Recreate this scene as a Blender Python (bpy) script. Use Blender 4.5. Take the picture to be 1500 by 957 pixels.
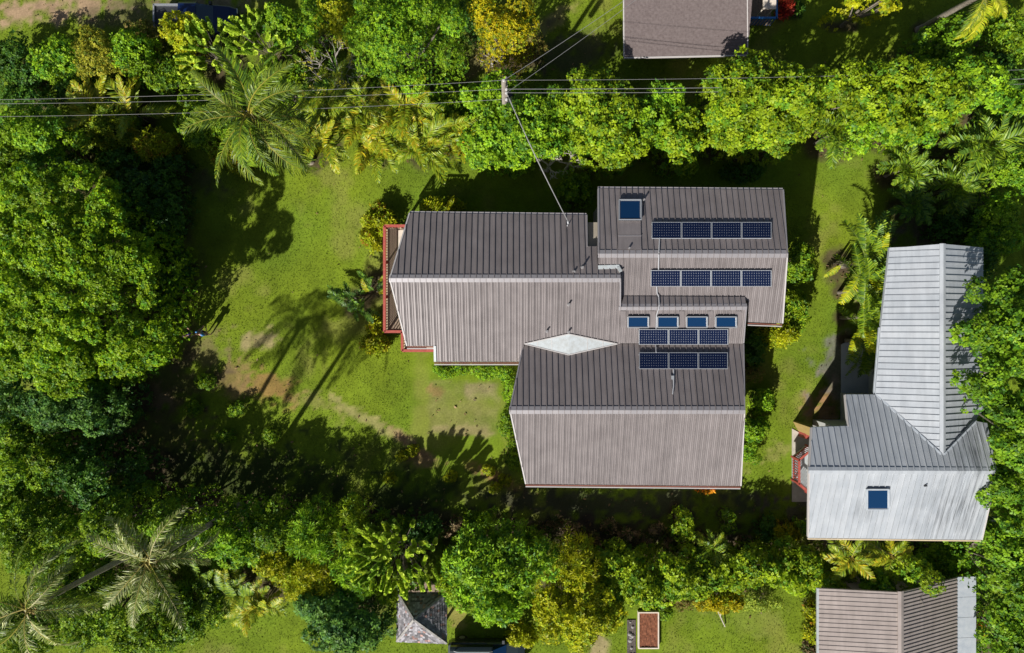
import bpy, math, random
import numpy as np
from math import sin, cos, pi, radians, tan
from mathutils import Vector, Matrix

for o in list(bpy.data.objects):
    bpy.data.objects.remove(o)
SC = bpy.context.scene
COL = SC.collection
R = np.random.default_rng(7)
random.seed(5)

# ------------------------------------------------------------ camera, sky, sun
H = 42.0                                   # drone height above the lawn, metres
cam = bpy.data.cameras.new('camera')
cam.lens = 24; cam.sensor_width = 36; cam.clip_end = 3000; cam.clip_start = 0.5
co = bpy.data.objects.new('camera', cam); COL.objects.link(co)
co.location = (0, 0, H)
SC.camera = co
SUN_EL, SDX, SDY = radians(38.5), 0.55, 0.835      # shadows fall towards (+x, +y)
w = bpy.data.worlds.new('World'); SC.world = w; w.use_nodes = True
nt = w.node_tree; bg = nt.nodes['Background']
sky = nt.nodes.new('ShaderNodeTexSky'); sky.sky_type = 'NISHITA'; sky.sun_disc = False
sky.sun_elevation = SUN_EL; sky.sun_rotation = math.atan2(-SDX, -SDY); sky.altitude = 50; sky.dust_density = 1.8
nt.links.new(sky.outputs[0], bg.inputs[0]); bg.inputs[1].default_value = 0.05
sl = bpy.data.lights.new('sun', 'SUN'); sl.energy = 5.0; sl.angle = radians(0.6); sl.color = (1, .975, .93)
so = bpy.data.objects.new('sun', sl); COL.objects.link(so)
d = Vector((SDX*cos(SUN_EL), SDY*cos(SUN_EL), -sin(SUN_EL)))
so.rotation_euler = d.to_track_quat('-Z', 'Y').to_euler(); so.location = (-40, -50, 60)
SC.view_settings.view_transform = 'Standard'; SC.view_settings.look = 'None'
SC.view_settings.exposure = 0.58; SC.view_settings.gamma = 1
SC.render.engine = 'CYCLES'

# ------------------------------------------------------------ survey helpers
def W(px, py, z=0.0):                      # survey point of the aerial plan at height z
    return ((px-750)/1000*(H-z), -(py-478.5)/1000*(H-z), z)
def WP(px, py, pl):                        # survey point lying on the plane z = a x + b y + c
    a, b, c = pl; u = (px-750)/1000; v = -(py-478.5)/1000
    h = (H-c)/(1+a*u+b*v)                  # H-z = h ; z = a u h + b v h + c
    return (u*h, v*h, H-h)
BASE = {}
def setp(o, label=None, cat=None, group=None, kind=None):
    if label: o['label'] = label
    if cat: o['category'] = cat
    if group: o['group'] = group
    if kind: o['kind'] = kind
    return o
def thing(name, label, cat, base, group=None, kind=None):
    o = bpy.data.objects.new(name, None); COL.objects.link(o)
    o.location = base; o.empty_display_size = .3; BASE[o.name] = np.array(base, float)
    return setp(o, label, cat, group, kind)
def mk(name, V, F, mat, parent=None, cols=None, base=None, smooth=False):
    V = np.asarray(V, float).reshape(-1, 3)
    if parent is not None: b = BASE[parent.name]
    else: b = np.array(base if base is not None else (0, 0, 0), float)
    me = bpy.data.meshes.new(name)
    if isinstance(F, np.ndarray):
        n, k = F.shape
        me.vertices.add(len(V)); me.vertices.foreach_set('co', (V-b).astype(np.float32).ravel())
        me.loops.add(n*k); me.loops.foreach_set('vertex_index', F.astype(np.int32).ravel())
        me.polygons.add(n); me.polygons.foreach_set('loop_start', np.arange(0, n*k, k, dtype=np.int32))
        me.polygons.foreach_set('loop_total', np.full(n, k, dtype=np.int32))
        me.update(calc_edges=True)
    else:
        me.from_pydata([tuple(v) for v in (V-b)], [], [tuple(f) for f in F]); me.update()
    if cols is not None:
        a = me.color_attributes.new('col', 'FLOAT_COLOR', 'POINT')
        c = np.ones((len(V), 4), np.float32); c[:, :3] = cols; a.data.foreach_set('color', c.ravel())
    if smooth: me.polygons.foreach_set('use_smooth', np.ones(len(me.polygons), bool))
    me.materials.append(mat)
    o = bpy.data.objects.new(name, me); COL.objects.link(o)
    if parent is not None: o.parent = parent
    else: o.location = b
    BASE[o.name] = b
    return o
class MB:                                  # collects boxes, tubes and quads for ONE mesh
    def __init__(s): s.v = []; s.f = []
    def add(s, V, F):
        n = len(s.v); s.v += [tuple(map(float, p)) for p in V]; s.f += [tuple(i+n for i in f) for f in F]; return s
    def box(s, x0, y0, z0, x1, y1, z1, rz=0, c=None):
        P = [(x, y, z) for z in (z0, z1) for y in (y0, y1) for x in (x0, x1)]
        if rz:
            cx, cy = c if c else ((x0+x1)/2, (y0+y1)/2)
            P = [(cx+(x-cx)*cos(rz)-(y-cy)*sin(rz), cy+(x-cx)*sin(rz)+(y-cy)*cos(rz), z) for x, y, z in P]
        return s.add(P, [(0,2,3,1),(4,5,7,6),(0,1,5,4),(1,3,7,5),(3,2,6,7),(2,0,4,6)])
    def bar(s, a, b, w, h, up=(0,0,1)):     # box beam from a to b, top face on the line
        a = Vector(a); b = Vector(b); t = (b-a).normalized(); up = Vector(up)
        sd = t.cross(up).normalized()*w/2; u = sd.cross(t).normalized()*h
        P = [a+sd, a-sd, a-sd-u, a+sd-u, b+sd, b-sd, b-sd-u, b+sd-u]
        return s.add(P, [(0,1,2,3),(7,6,5,4),(0,4,5,1),(1,5,6,2),(2,6,7,3),(3,7,4,0)])
    def tube(s, pts, rad, n=6, cap=True):
        pts = [Vector(p) for p in pts]; rad = rad if hasattr(rad, '__len__') else [rad]*len(pts)
        k = len(s.v); 
        for i, p in enumerate(pts):
            t = (pts[min(i+1, len(pts)-1)]-pts[max(i-1, 0)]).normalized()
            a = t.cross(Vector((0, 0, 1)));
            if a.length < .05: a = t.cross(Vector((0, 1, 0)))
            a.normalize(); b = t.cross(a)
            for j in range(n):
                q = p+(a*cos(2*pi*j/n)+b*sin(2*pi*j/n))*rad[i]; s.v.append(tuple(q))
        for i in range(len(pts)-1):
            for j in range(n):
                s.f.append((k+i*n+j, k+i*n+(j+1) % n, k+(i+1)*n+(j+1) % n, k+(i+1)*n+j))
        if cap: s.f.append(tuple(k+j for j in range(n))); s.f.append(tuple(k+(len(pts)-1)*n+j for j in reversed(range(n))))
        return s
    def prism(s, poly, z0, z1):             # vertical prism over an xy polygon
        n = len(poly); P = [(x, y, z0) for x, y in poly]+[(x, y, z1) for x, y in poly]
        return s.add(P, [tuple(reversed(range(n))), tuple(range(n, 2*n))]+[(i, (i+1) % n, n+(i+1) % n, n+i) for i in range(n)])
    def slab(s, P, t):                      # planar polygon in space thickened downwards by t
        n = len(P); Q = list(P)+[(x, y, z-t) for x, y, z in P]
        return s.add(Q, [tuple(range(n)), tuple(reversed(range(n, 2*n)))]+[(i, n+i, n+(i+1) % n, (i+1) % n) for i in range(n)])
    def build(s, name, mat, parent=None, base=None, smooth=False):
        return mk(name, s.v, s.f, mat, parent, base=base, smooth=smooth)

# ------------------------------------------------------------ materials
def mat(name, col, rough=.6, metal=0, spec=.5, noise=None, scale=4, detail=4, bump=0, bscale=30, coat=0):
    m = bpy.data.materials.new(name); m.use_nodes = True; n = m.node_tree.nodes; l = m.node_tree.links
    p = n['Principled BSDF']; p.inputs['Roughness'].default_value = rough; p.inputs['Metallic'].default_value = metal
    p.inputs['Specular IOR Level'].default_value = spec; p.inputs['Coat Weight'].default_value = coat
    g = n.new('ShaderNodeNewGeometry')
    if noise:
        t = n.new('ShaderNodeTexNoise'); t.inputs['Scale'].default_value = scale; t.inputs['Detail'].default_value = detail
        l.new(g.outputs['Position'], t.inputs['Vector'])
        r = n.new('ShaderNodeValToRGB'); r.color_ramp.elements[0].position = .3; r.color_ramp.elements[1].position = .7
        r.color_ramp.elements[0].color = (*col, 1); r.color_ramp.elements[1].color = (*noise, 1)
        l.new(t.outputs['Fac'], r.inputs['Fac']); l.new(r.outputs['Color'], p.inputs['Base Color'])
    else: p.inputs['Base Color'].default_value = (*col, 1)
    if bump:
        t2 = n.new('ShaderNodeTexNoise'); t2.inputs['Scale'].default_value = bscale; t2.inputs['Detail'].default_value = 3
        l.new(g.outputs['Position'], t2.inputs['Vector'])
        b = n.new('ShaderNodeBump'); b.inputs['Strength'].default_value = bump; b.inputs['Distance'].default_value = .02
        l.new(t2.outputs['Fac'], b.inputs['Height']); l.new(b.outputs['Normal'], p.inputs['Normal'])
    return m
def attr_mat(name, rough=.5, spec=.4, trans=0, fine=0, fscale=30, bump=0):
    m = bpy.data.materials.new(name); m.use_nodes = True; n = m.node_tree.nodes; l = m.node_tree.links
    p = n['Principled BSDF']; p.inputs['Roughness'].default_value = rough; p.inputs['Specular IOR Level'].default_value = spec
    a = n.new('ShaderNodeAttribute'); a.attribute_name = 'col'; c = a.outputs['Color']
    g = n.new('ShaderNodeNewGeometry')
    if fine:
        t = n.new('ShaderNodeTexNoise'); t.inputs['Scale'].default_value = fscale; t.inputs['Detail'].default_value = 5
        l.new(g.outputs['Position'], t.inputs['Vector'])
        mr = n.new('ShaderNodeMapRange'); mr.inputs['From Min'].default_value = .3; mr.inputs['From Max'].default_value = .7
        mr.inputs['To Min'].default_value = 1-fine; mr.inputs['To Max'].default_value = 1+fine
        l.new(t.outputs['Fac'], mr.inputs['Value'])
        v = n.new('ShaderNodeVectorMath'); v.operation = 'SCALE'
        l.new(c, v.inputs[0]); l.new(mr.outputs[0], v.inputs['Scale']); c = v.outputs[0]
        if bump:
            b = n.new('ShaderNodeBump'); b.inputs['Strength'].default_value = bump; b.inputs['Distance'].default_value = .05
            l.new(t.outputs['Fac'], b.inputs['Height']); l.new(b.outputs['Normal'], p.inputs['Normal'])
    l.new(c, p.inputs['Base Color'])
    if trans:
        tr = n.new('ShaderNodeBsdfTranslucent'); l.new(c, tr.inputs['Color'])
        mx = n.new('ShaderNodeMixShader'); mx.inputs[0].default_value = trans
        l.new(p.outputs[0], mx.inputs[1]); l.new(tr.outputs[0], mx.inputs[2])
        l.new(mx.outputs[0], n['Material Output'].inputs['Surface'])
    return m
LEAF = attr_mat('leaf', .5, .2, .32)
FROND = attr_mat('frond', .45, .35, .25)
GRASSM = attr_mat('grass_blade', .7, .2, .25)
GROUND = attr_mat('ground', .95, .1, 0, .16, 9, .25)
BARK = mat('bark', (.09, .07, .05), .9, noise=(.2, .17, .13), scale=9, bump=.5)
PALMBARK = mat('palm_bark', (.16, .13, .1), .85, noise=(.32, .27, .21), scale=14, bump=.5)
TWIG = mat('twig', (.26, .23, .19), .85, noise=(.42, .38, .32), scale=6)
def metal_roof(name, c1, c2, rough, streak=None):
    m = bpy.data.materials.new(name); m.use_nodes = True; n = m.node_tree.nodes; l = m.node_tree.links
    p = n['Principled BSDF']; p.inputs['Roughness'].default_value = rough; p.inputs['Metallic'].default_value = .15
    g = n.new('ShaderNodeNewGeometry'); oi = n.new('ShaderNodeObjectInfo')
    t = n.new('ShaderNodeTexNoise'); t.inputs['Scale'].default_value = 1.3; t.inputs['Detail'].default_value = 6
    l.new(g.outputs['Position'], t.inputs['Vector'])
    ad = n.new('ShaderNodeMath'); ad.operation = 'MULTIPLY_ADD'; ad.inputs[1].default_value = .35; 
    l.new(oi.outputs['Random'], ad.inputs[0]); l.new(t.outputs['Fac'], ad.inputs[2])
    r = n.new('ShaderNodeValToRGB'); r.color_ramp.elements[0].position = .35; r.color_ramp.elements[1].position = .95
    r.color_ramp.elements[0].color = (*c1, 1); r.color_ramp.elements[1].color = (*c2, 1)
    l.new(ad.outputs[0], r.inputs['Fac']); c = r.outputs['Color']
    rr = n.new('ShaderNodeMapRange'); rr.inputs['To Min'].default_value = rough-.06; rr.inputs['To Max'].default_value = rough+.1
    l.new(t.outputs['Fac'], rr.inputs['Value']); l.new(rr.outputs[0], p.inputs['Roughness'])
    mp0 = n.new('ShaderNodeMapping'); mp0.inputs['Scale'].default_value = (4.5, .5, 1); t0_ = n.new('ShaderNodeTexNoise'); t0_.inputs['Scale'].default_value = 1.; t0_.inputs['Detail'].default_value = 7; t0_.inputs['Roughness'].default_value = .65
    l.new(g.outputs['Position'], mp0.inputs['Vector']); l.new(mp0.outputs[0], t0_.inputs['Vector'])
    m0 = n.new('ShaderNodeMapRange'); m0.inputs['From Min'].default_value = .35; m0.inputs['From Max'].default_value = .65; m0.inputs['To Min'].default_value = .9; m0.inputs['To Max'].default_value = 1.07
    l.new(t0_.outputs['Fac'], m0.inputs['Value']); v0 = n.new('ShaderNodeVectorMath'); v0.operation = 'SCALE'; l.new(c, v0.inputs[0]); l.new(m0.outputs[0], v0.inputs['Scale']); c = v0.outputs[0]
    if streak:                              # mildew streaks: (x, y, radius, strength)
        mp = n.new('ShaderNodeMapping'); mp.inputs['Scale'].default_value = (8, .35, 1)
        t2 = n.new('ShaderNodeTexNoise'); t2.inputs['Scale'].default_value = 1.0; t2.inputs['Detail'].default_value = 8; t2.inputs['Roughness'].default_value = .7
        l.new(g.outputs['Position'], mp.inputs['Vector']); l.new(mp.outputs[0], t2.inputs['Vector'])
        tot = None
        for (x, y, ra, st) in streak:
            vd = n.new('ShaderNodeVectorMath'); vd.operation = 'DISTANCE'; mz = n.new('ShaderNodeVectorMath'); mz.operation = 'MULTIPLY'
            mz.inputs[1].default_value = (1, 1, 0); l.new(g.outputs['Position'], mz.inputs[0]); l.new(mz.outputs[0], vd.inputs[0]); vd.inputs[1].default_value = (x, y, 0)
            mr = n.new('ShaderNodeMapRange'); mr.inputs['From Min'].default_value = 0; mr.inputs['From Max'].default_value = ra
            mr.inputs['To Min'].default_value = st; mr.inputs['To Max'].default_value = 0; l.new(vd.outputs['Value'], mr.inputs['Value'])
            if tot is None: tot = mr.outputs[0]
            else:
                mm = n.new('ShaderNodeMath'); mm.operation = 'MAXIMUM'; l.new(tot, mm.inputs[0]); l.new(mr.outputs[0], mm.inputs[1]); tot = mm.outputs[0]
        s2 = n.new('ShaderNodeMapRange'); s2.inputs['From Min'].default_value = .42; s2.inputs['From Max'].default_value = .62
        l.new(t2.outputs['Fac'], s2.inputs['Value'])
        mu = n.new('ShaderNodeMath'); mu.operation = 'MULTIPLY'; l.new(tot, mu.inputs[0]); l.new(s2.outputs[0], mu.inputs[1])
        mx = n.new('ShaderNodeMix'); mx.data_type = 'RGBA'; l.new(mu.outputs[0], mx.inputs['Factor'])
        l.new(c, mx.inputs['A']); mx.inputs['B'].default_value = (.06, .065, .07, 1); c = mx.outputs['Result']
    l.new(c, p.inputs['Base Color'])
    return m
BROWN = metal_roof('brown_roof_metal', (.152, .131, .126), (.196, .170, .164), .37)
BRCAP = mat('ridge_cap_metal', (.23, .215, .22), .4, .2, noise=(.27, .25, .25), scale=2)
wx, wy, _ = W(1400, 745, 6); wx2, wy2, _ = W(1418, 660, 6.3); wx3, wy3, _ = W(1262, 745, 6.); wx4, wy4, _ = W(1250, 610, 6); wx5, wy5, _ = W(1425, 640, 6.3)
WHITE = metal_roof('white_roof_metal', (.31, .33, .35), (.38, .395, .41), .42, [(wx, wy, 3.2, .8), (wx2, wy2, 2.2, .9), (wx3, wy3, .9, .6), (wx4, wy4, 1.6, .45), (wx5, wy5, 1.6, .9)])
TAN = metal_roof('tan_corrugated_metal', (.27, .225, .20), (.35, .295, .265), .5)
GREYM = mat('grey_sheet', (.30, .33, .36), .55, noise=(.38, .40, .42), scale=3)
WALLB = mat('beige_wall', (.34, .29, .22), .85, noise=(.38, .33, .26), scale=2)
WALLW = mat('white_wall', (.5, .5, .46), .85, noise=(.42, .42, .4), scale=2)
RED = mat('red_painted_wood', (.27, .04, .028), .7, noise=(.36, .075, .05), scale=8)
FASC = mat('redbrown_fascia', (.2, .07, .05), .6)
TRIM = mat('light_trim', (.42, .39, .37), .5)
DECKW = mat('weathered_deck_wood', (.17, .12, .085), .85, noise=(.26, .19, .13), scale=12)
CREAM = mat('cream_edge_board', (.5, .4, .26), .8)
FLASH = mat('white_flashing', (.38, .41, .42), .5, noise=(.31, .32, .31), scale=5)
GLASS = mat('skylight_glass', (.003, .022, .065), .05, spec=.5)
WGLASS = mat('window_glass', (.02, .04, .06), .05, spec=.8)
BACK = mat('panel_backsheet', (.4, .43, .47), .4)
CELL = mat('solar_cell', (.004, .008, .028), .15, spec=.35)
ALU = mat('aluminium', (.33, .34, .35), .4, .4)
PIPE = mat('grey_conduit', (.34, .34, .35), .5)
VENTM = mat('vent_pipe_grey', (.2, .19, .19), .5)
DARKP = mat('dark_metal', (.03, .032, .035), .5, .3)
CONC = mat('concrete', (.34, .30, .25), .9, noise=(.44, .39, .33), scale=3, bump=.3)
PATIO = mat('pale_patio_concrete', (.34, .36, .38), .9, noise=(.42, .43, .44), scale=1.5)
WIRE = mat('pale_cable', (.2, .195, .19), .7)
POLEM = mat('pole_wood', (.2, .17, .14), .9, noise=(.3, .26, .22), scale=10)
CERAM = mat('ceramic', (.5, .48, .46), .3)
WOODF = mat('pale_board', (.5, .42, .34), .8, noise=(.6, .52, .42), scale=5)
SOIL = mat('red_garden_soil', (.11, .035, .015), .95, noise=(.2, .07, .03), scale=9, bump=.8, bscale=14)
MULCH = mat('dark_mulch', (.03, .024, .02), .95, noise=(.12, .1, .085), scale=16, bump=.8, bscale=20)
BLUEP = mat('blue_car_paint', (.003, .012, .055), .3, .2, coat=.3)
GREENP = mat('dark_car_paint', (.02, .03, .03), .25, .2, coat=.6)
RUBBER = mat('rubber', (.02, .02, .02), .8)
BLUER = mat('blue_painted_rail', (.02, .13, .36), .5)
LAMP = mat('headlight_lens', (.6, .62, .65), .1)
STONE = mat('grey_stone', (.16, .15, .14), .9, noise=(.32, .3, .28), scale=5)
OLIVEW = mat('olive_tan_board', (.25, .17, .05), .8, noise=(.3, .21, .07), scale=6)

# ------------------------------------------------------------ numeric noise
def vnoise(x, y, s, seed):
    x = np.asarray(x)/s+1000; y = np.asarray(y)/s+1000
    xi = np.floor(x).astype(np.int64); yi = np.floor(y).astype(np.int64); fx = x-xi; fy = y-yi
    fx = fx*fx*(3-2*fx); fy = fy*fy*(3-2*fy)
    def h(a, b):
        q = (a*374761393+b*668265263+seed*1442695041) & 0x7fffffff
        q = ((q ^ (q >> 13))*1274126177) & 0x7fffffff
        return ((q ^ (q >> 16)) & 0xffff)/65535.
    return (h(xi, yi)*(1-fx)+h(xi+1, yi)*fx)*(1-fy)+(h(xi, yi+1)*(1-fx)+h(xi+1, yi+1)*fx)*fy
def fnoise(x, y, s, seed): return .5*vnoise(x, y, s, seed)+.3*vnoise(x, y, s*.45, seed+1)+.2*vnoise(x, y, s*.2, seed+2)

# ------------------------------------------------------------ foliage
def norm(a): return a/np.maximum(np.linalg.norm(a, axis=-1, keepdims=True), 1e-9)
PAL = {  # base, second, accent, accent share
 'lime':   [(.078,.145,.012), (.125,.185,.016), (.04,.10,.018), .28],
 'big':    [(.070,.150,.009), (.115,.190,.012), (.035,.10,.014), .25],
 'green':  [(.07,.165,.018), (.12,.21,.02), (.03,.09,.02), .25],
 'mid':    [(.055,.125,.014), (.105,.17,.016), (.03,.075,.016), .3],
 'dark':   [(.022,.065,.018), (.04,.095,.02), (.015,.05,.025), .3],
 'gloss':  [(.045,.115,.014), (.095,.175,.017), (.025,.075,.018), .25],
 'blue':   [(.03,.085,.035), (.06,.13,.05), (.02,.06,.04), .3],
 'yellow': [(.195,.175,.008), (.15,.165,.010), (.07,.11,.012), .28],
 'ylime':  [(.135,.18,.011), (.175,.195,.013), (.08,.13,.013), .25],
 'olive':  [(.15,.175,.035), (.19,.2,.05), (.07,.11,.03), .3],
 'pale':   [(.115,.175,.05), (.15,.20,.065), (.07,.12,.04), .3],
 'croton': [(.165,.18,.012), (.09,.15,.012), (.15,.08,.025), .1],
 'red':    [(.22,.012,.03), (.32,.06,.07), (.1,.01,.02), .3],
 'orange': [(.34,.11,.02), (.3,.17,.02), (.12,.15,.02), .2],
 'purple': [(.07,.05,.075), (.13,.11,.15), (.03,.05,.03), .4],
 'brown':  [(.11,.085,.07), (.09,.10,.04), (.06,.08,.03), .4],
}
def palcol(kind, n, rng):
    a, b, c, s = PAL[kind]; a, b, c = map(np.array, (a, b, c))
    t = rng.random((n, 1)); col = a*(1-t)+b*t
    m = rng.random(n) < s; col[m] = c*(.8+.5*rng.random((m.sum(), 1)))
    return col*np.array([2.3, 2.0, .7])
def rosettes(P, N, S, col, L, Wd, k, e0, e1, rng):
    n = len(P); N = norm(N); ref = norm(rng.normal(size=(n, 3))); A = norm(np.cross(N, ref)); B = np.cross(N, A)
    az = (np.arange(k)[None]*2*pi/k+rng.normal(0, .3, (n, k)))[..., None]; el = rng.uniform(e0, e1, (n, k))[..., None]
    rad = A[:, None]*np.cos(az)+B[:, None]*np.sin(az); D = rad*np.cos(el)+N[:, None]*np.sin(el)
    s = (S[:, None]*rng.uniform(.7, 1.2, (n, k)))[..., None]
    sd = norm(np.cross(D, N[:, None]+.35*rng.normal(size=(n, k, 3))))
    b = P[:, None]+D*s*L*.12; t = P[:, None]+D*s*L-N[:, None]*s*L*.12; m = P[:, None]+D*s*L*.55+N[:, None]*s*L*.05
    q = np.stack([b, m+sd*s*Wd/2, t, m-sd*s*Wd/2], 2).reshape(-1, 3)
    F = np.arange(len(q)).reshape(-1, 4)
    c = col[:, None]*rng.uniform(.78, 1.25, (n, k, 1)); c = np.repeat(c.reshape(-1, 3), 4, 0)
    return q, F, c
def join(parts):
    V = []; F = []; C = []; o = 0
    for v, f, c in parts: V.append(v); F.append(f+o); C.append(c); o += len(v)
    return np.concatenate(V), np.concatenate(F), np.concatenate(C)
# leaf style: length, width, leaves, elev0, elev1, lobe radius, clusters per m2 of lobe, palette
STY = {
 'lime':   (.27, .12, 8, -.1, .7, .62, 20), 'big': (.175, .095, 8, -.2, .7, .52, 46), 'green': (.24, .10, 8, -.1, .8, .6, 22),
 'mid':    (.22, .10, 7, -.1, .8, .6, 22), 'dark': (.24, .12, 7, -.1, .8, .6, 20), 'gloss': (.23, .13, 7, -.2, .6, .62, 26),
 'fine':   (.13, .07, 7, -.2, .9, .7, 55), 'rose': (.36, .10, 10, 0, .8, .55, 13), 'blue': (.24, .12, 7, -.1, .6, .6, 24),
 'spiky':  (.42, .055, 15, .1, 1.1, .5, 9), 'croton': (.30, .085, 9, .0, .9, .35, 24), 'small': (.12, .06, 7, -.2, .9, .35, 60),
}
GPATCH = []
def tree(name, px, py, rx, ry, z, sty, pal, label, cat='tree', group=None, zb=None, seed=None, dens=1., open_=0., skirt=.38):
    rng = np.random.default_rng(seed if seed is not None else int(px*7+py*13+z*100))
    L, Wd, k, e0, e1, lr, cd = STY[sty]; L *= .84; Wd *= .86; cd *= 1.3
    if zb is None: zb = z*.28
    cx, cy, _ = W(px, py, z*.8); sc = (H-z*.8)/1000; RX, RY = rx*sc, ry*sc
    gx, gy = cx, cy
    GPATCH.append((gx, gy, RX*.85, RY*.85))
    t = thing(name, label, cat, (gx, gy, 0), group)
    lr = min(lr, .55*min(RX, RY)); zt = z-lr*.6
    # lobes over the dome with an uneven outline
    nl = max(5, int(2.5*RX*RY/(lr*lr)*(1-open_)))
    ang = rng.random(nl)*2*pi; rho = np.sqrt((np.arange(nl)+rng.random(nl))/nl); rng.shuffle(rho)
    edge = 1+.13*np.sin(3*ang+rng.random()*6)+.09*np.sin(7*ang+rng.random()*6)
    q = np.clip(rho, 0, 1); lx = cx+np.cos(ang)*q*edge*(RX-lr*.6); ly = cy+np.sin(ang)*q*edge*(RY-lr*.6)
    lz = zb+(zt-zb)*(np.sqrt(np.clip(1-q**2.2*(1-skirt*.4), 0, 1)))+rng.normal(0, lr*(.45 if sty == 'big' else .55), nl)
    lz = np.maximum(lz, lr*.5); LR = lr*rng.uniform(.65, 1.2, nl)
    P = []; N = []; T = []
    for i in range(nl):
        m = max(4, int(cd*dens*2*pi*LR[i]**2*.8)); v = norm(rng.normal(size=(m, 3))); v[:, 2] = np.abs(v[:, 2])*1.0-.25; v = norm(v)
        r = LR[i]*rng.uniform(.7, 1.05, (m, 1))
        P.append(np.array([[lx[i], ly[i], lz[i]]])+v*r*np.array([1, 1, .8])); N.append(v+np.array([0, 0, .55])); T.append(np.full(m, rng.random()))
    m = int(nl*cd*lr*lr*1.6*dens)          # inner foliage below the lobes
    a = rng.random(m)*2*pi; q = np.sqrt(rng.random(m))*.93
    P.append(np.stack([cx+np.cos(a)*q*RX, cy+np.sin(a)*q*RY, zb*.3+(zt-zb*.3)*rng.random(m)*.8*np.sqrt(1-q**2*.8)], 1)); N.append(norm(rng.normal(size=(m, 3)))+[0, 0, 1]); T.append(rng.random(m))
    P = np.concatenate(P); N = np.concatenate(N); T = np.concatenate(T)
    P[:, 2] = np.maximum(P[:, 2], .12)
    col = palcol(pal, len(P), rng)*(.72+.5*T[:, None])
    V, F, C = rosettes(P, N, rng.uniform(.6, 1.25, len(P)), col, L, Wd, k, e0, e1, rng)
    mk('crown', V, F, LEAF, t, C)
    tb = MB(); r0 = .045*math.sqrt(max(RX, .5))*1.3+.02*z/3; mid = (gx+rng.normal(0, .1), gy+rng.normal(0, .1), zb*.7)
    tb.tube([(gx, gy, -.05), mid, (cx, cy, zb+(zt-zb)*.3)], [r0*1.3, r0, r0*.7], 7)
    for i in rng.choice(nl, min(nl, 7), replace=False):
        e = (lx[i], ly[i], lz[i]); mm = ((mid[0]+e[0])/2+rng.normal(0, .1), (mid[1]+e[1])/2+rng.normal(0, .1), (mid[2]*.6+e[2]*.4))
        tb.tube([mid, mm, e], [r0*.6, r0*.4, r0*.14], 5)
    tb.build('trunk', BARK, t)
    return t
def bristle(px, py, rx, ry, z, pal, label, seed):   # upright bottle brush branches covered in short leaves
    rng = np.random.default_rng(seed); cx, cy, _ = W(px, py, z*.85); sc = (H-z*.85)/1000; RX, RY = rx*sc, ry*sc
    t = thing('bristly_tree', label, 'tree', (cx, cy, 0)); GPATCH.append((cx, cy, RX, RY))
    tb = MB(); tb.tube([(cx, cy, 0), (cx, cy, z*.45)], [.16, .12], 7); parts = []
    n = int(RX*RY*24)
    for i in range(n):
        a = rng.random()*2*pi; q = math.sqrt((i+.5)/n); x = cx+cos(a)*q*RX; y = cy+sin(a)*q*RY; zz = z*(.6+.36*math.sqrt(max(0, 1-q*q)))+rng.normal(0, .15)
        o = np.array([cos(a)*q*.8+rng.normal(0, .3), sin(a)*q*.8+rng.normal(0, .3), .6]); o /= np.linalg.norm(o)
        Lb = rng.uniform(.55, .95); st = np.array([x, y, zz-.3])
        m = 150; s = np.linspace(0, 1, m)[:, None]; c = st+o*s*Lb+np.array([0, 0, .18])*s**2
        u = norm(np.cross(o, rng.normal(size=3))[None])[0]; v = np.cross(o, u); th = (np.arange(m)*2.4)[:, None]
        rd = u*np.cos(th)+v*np.sin(th)
        D = norm(rd*.8+o*.75+.12*rng.normal(size=(m, 3))); l = .22*(1-.4*s); sd = norm(np.cross(D, rd+.3*rng.normal(size=(m, 3))))*.08
        Q = np.stack([c+D*.01, c+D*l*.5+sd, c+D*l, c+D*l*.5-sd], 1).reshape(-1, 3)
        cl = palcol(pal, 1, rng)*(1.5+.8*rng.random((m, 1))); parts.append((Q, np.arange(len(Q)).reshape(-1, 4), np.repeat(cl, 4, 0)))
        tb.tube([(cx+(x-cx)*.3, cy+(y-cy)*.3, z*.4), tuple(st)], [.015, .01], 4, False)
        tb.tube([tuple(st), tuple(st+o*Lb+[0, 0, .18])], [.02, .006], 4, False)
    V, F, C = join(parts); mk('crown', V, F, LEAF, t, C); tb.build('trunk', BARK, t); return t
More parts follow.
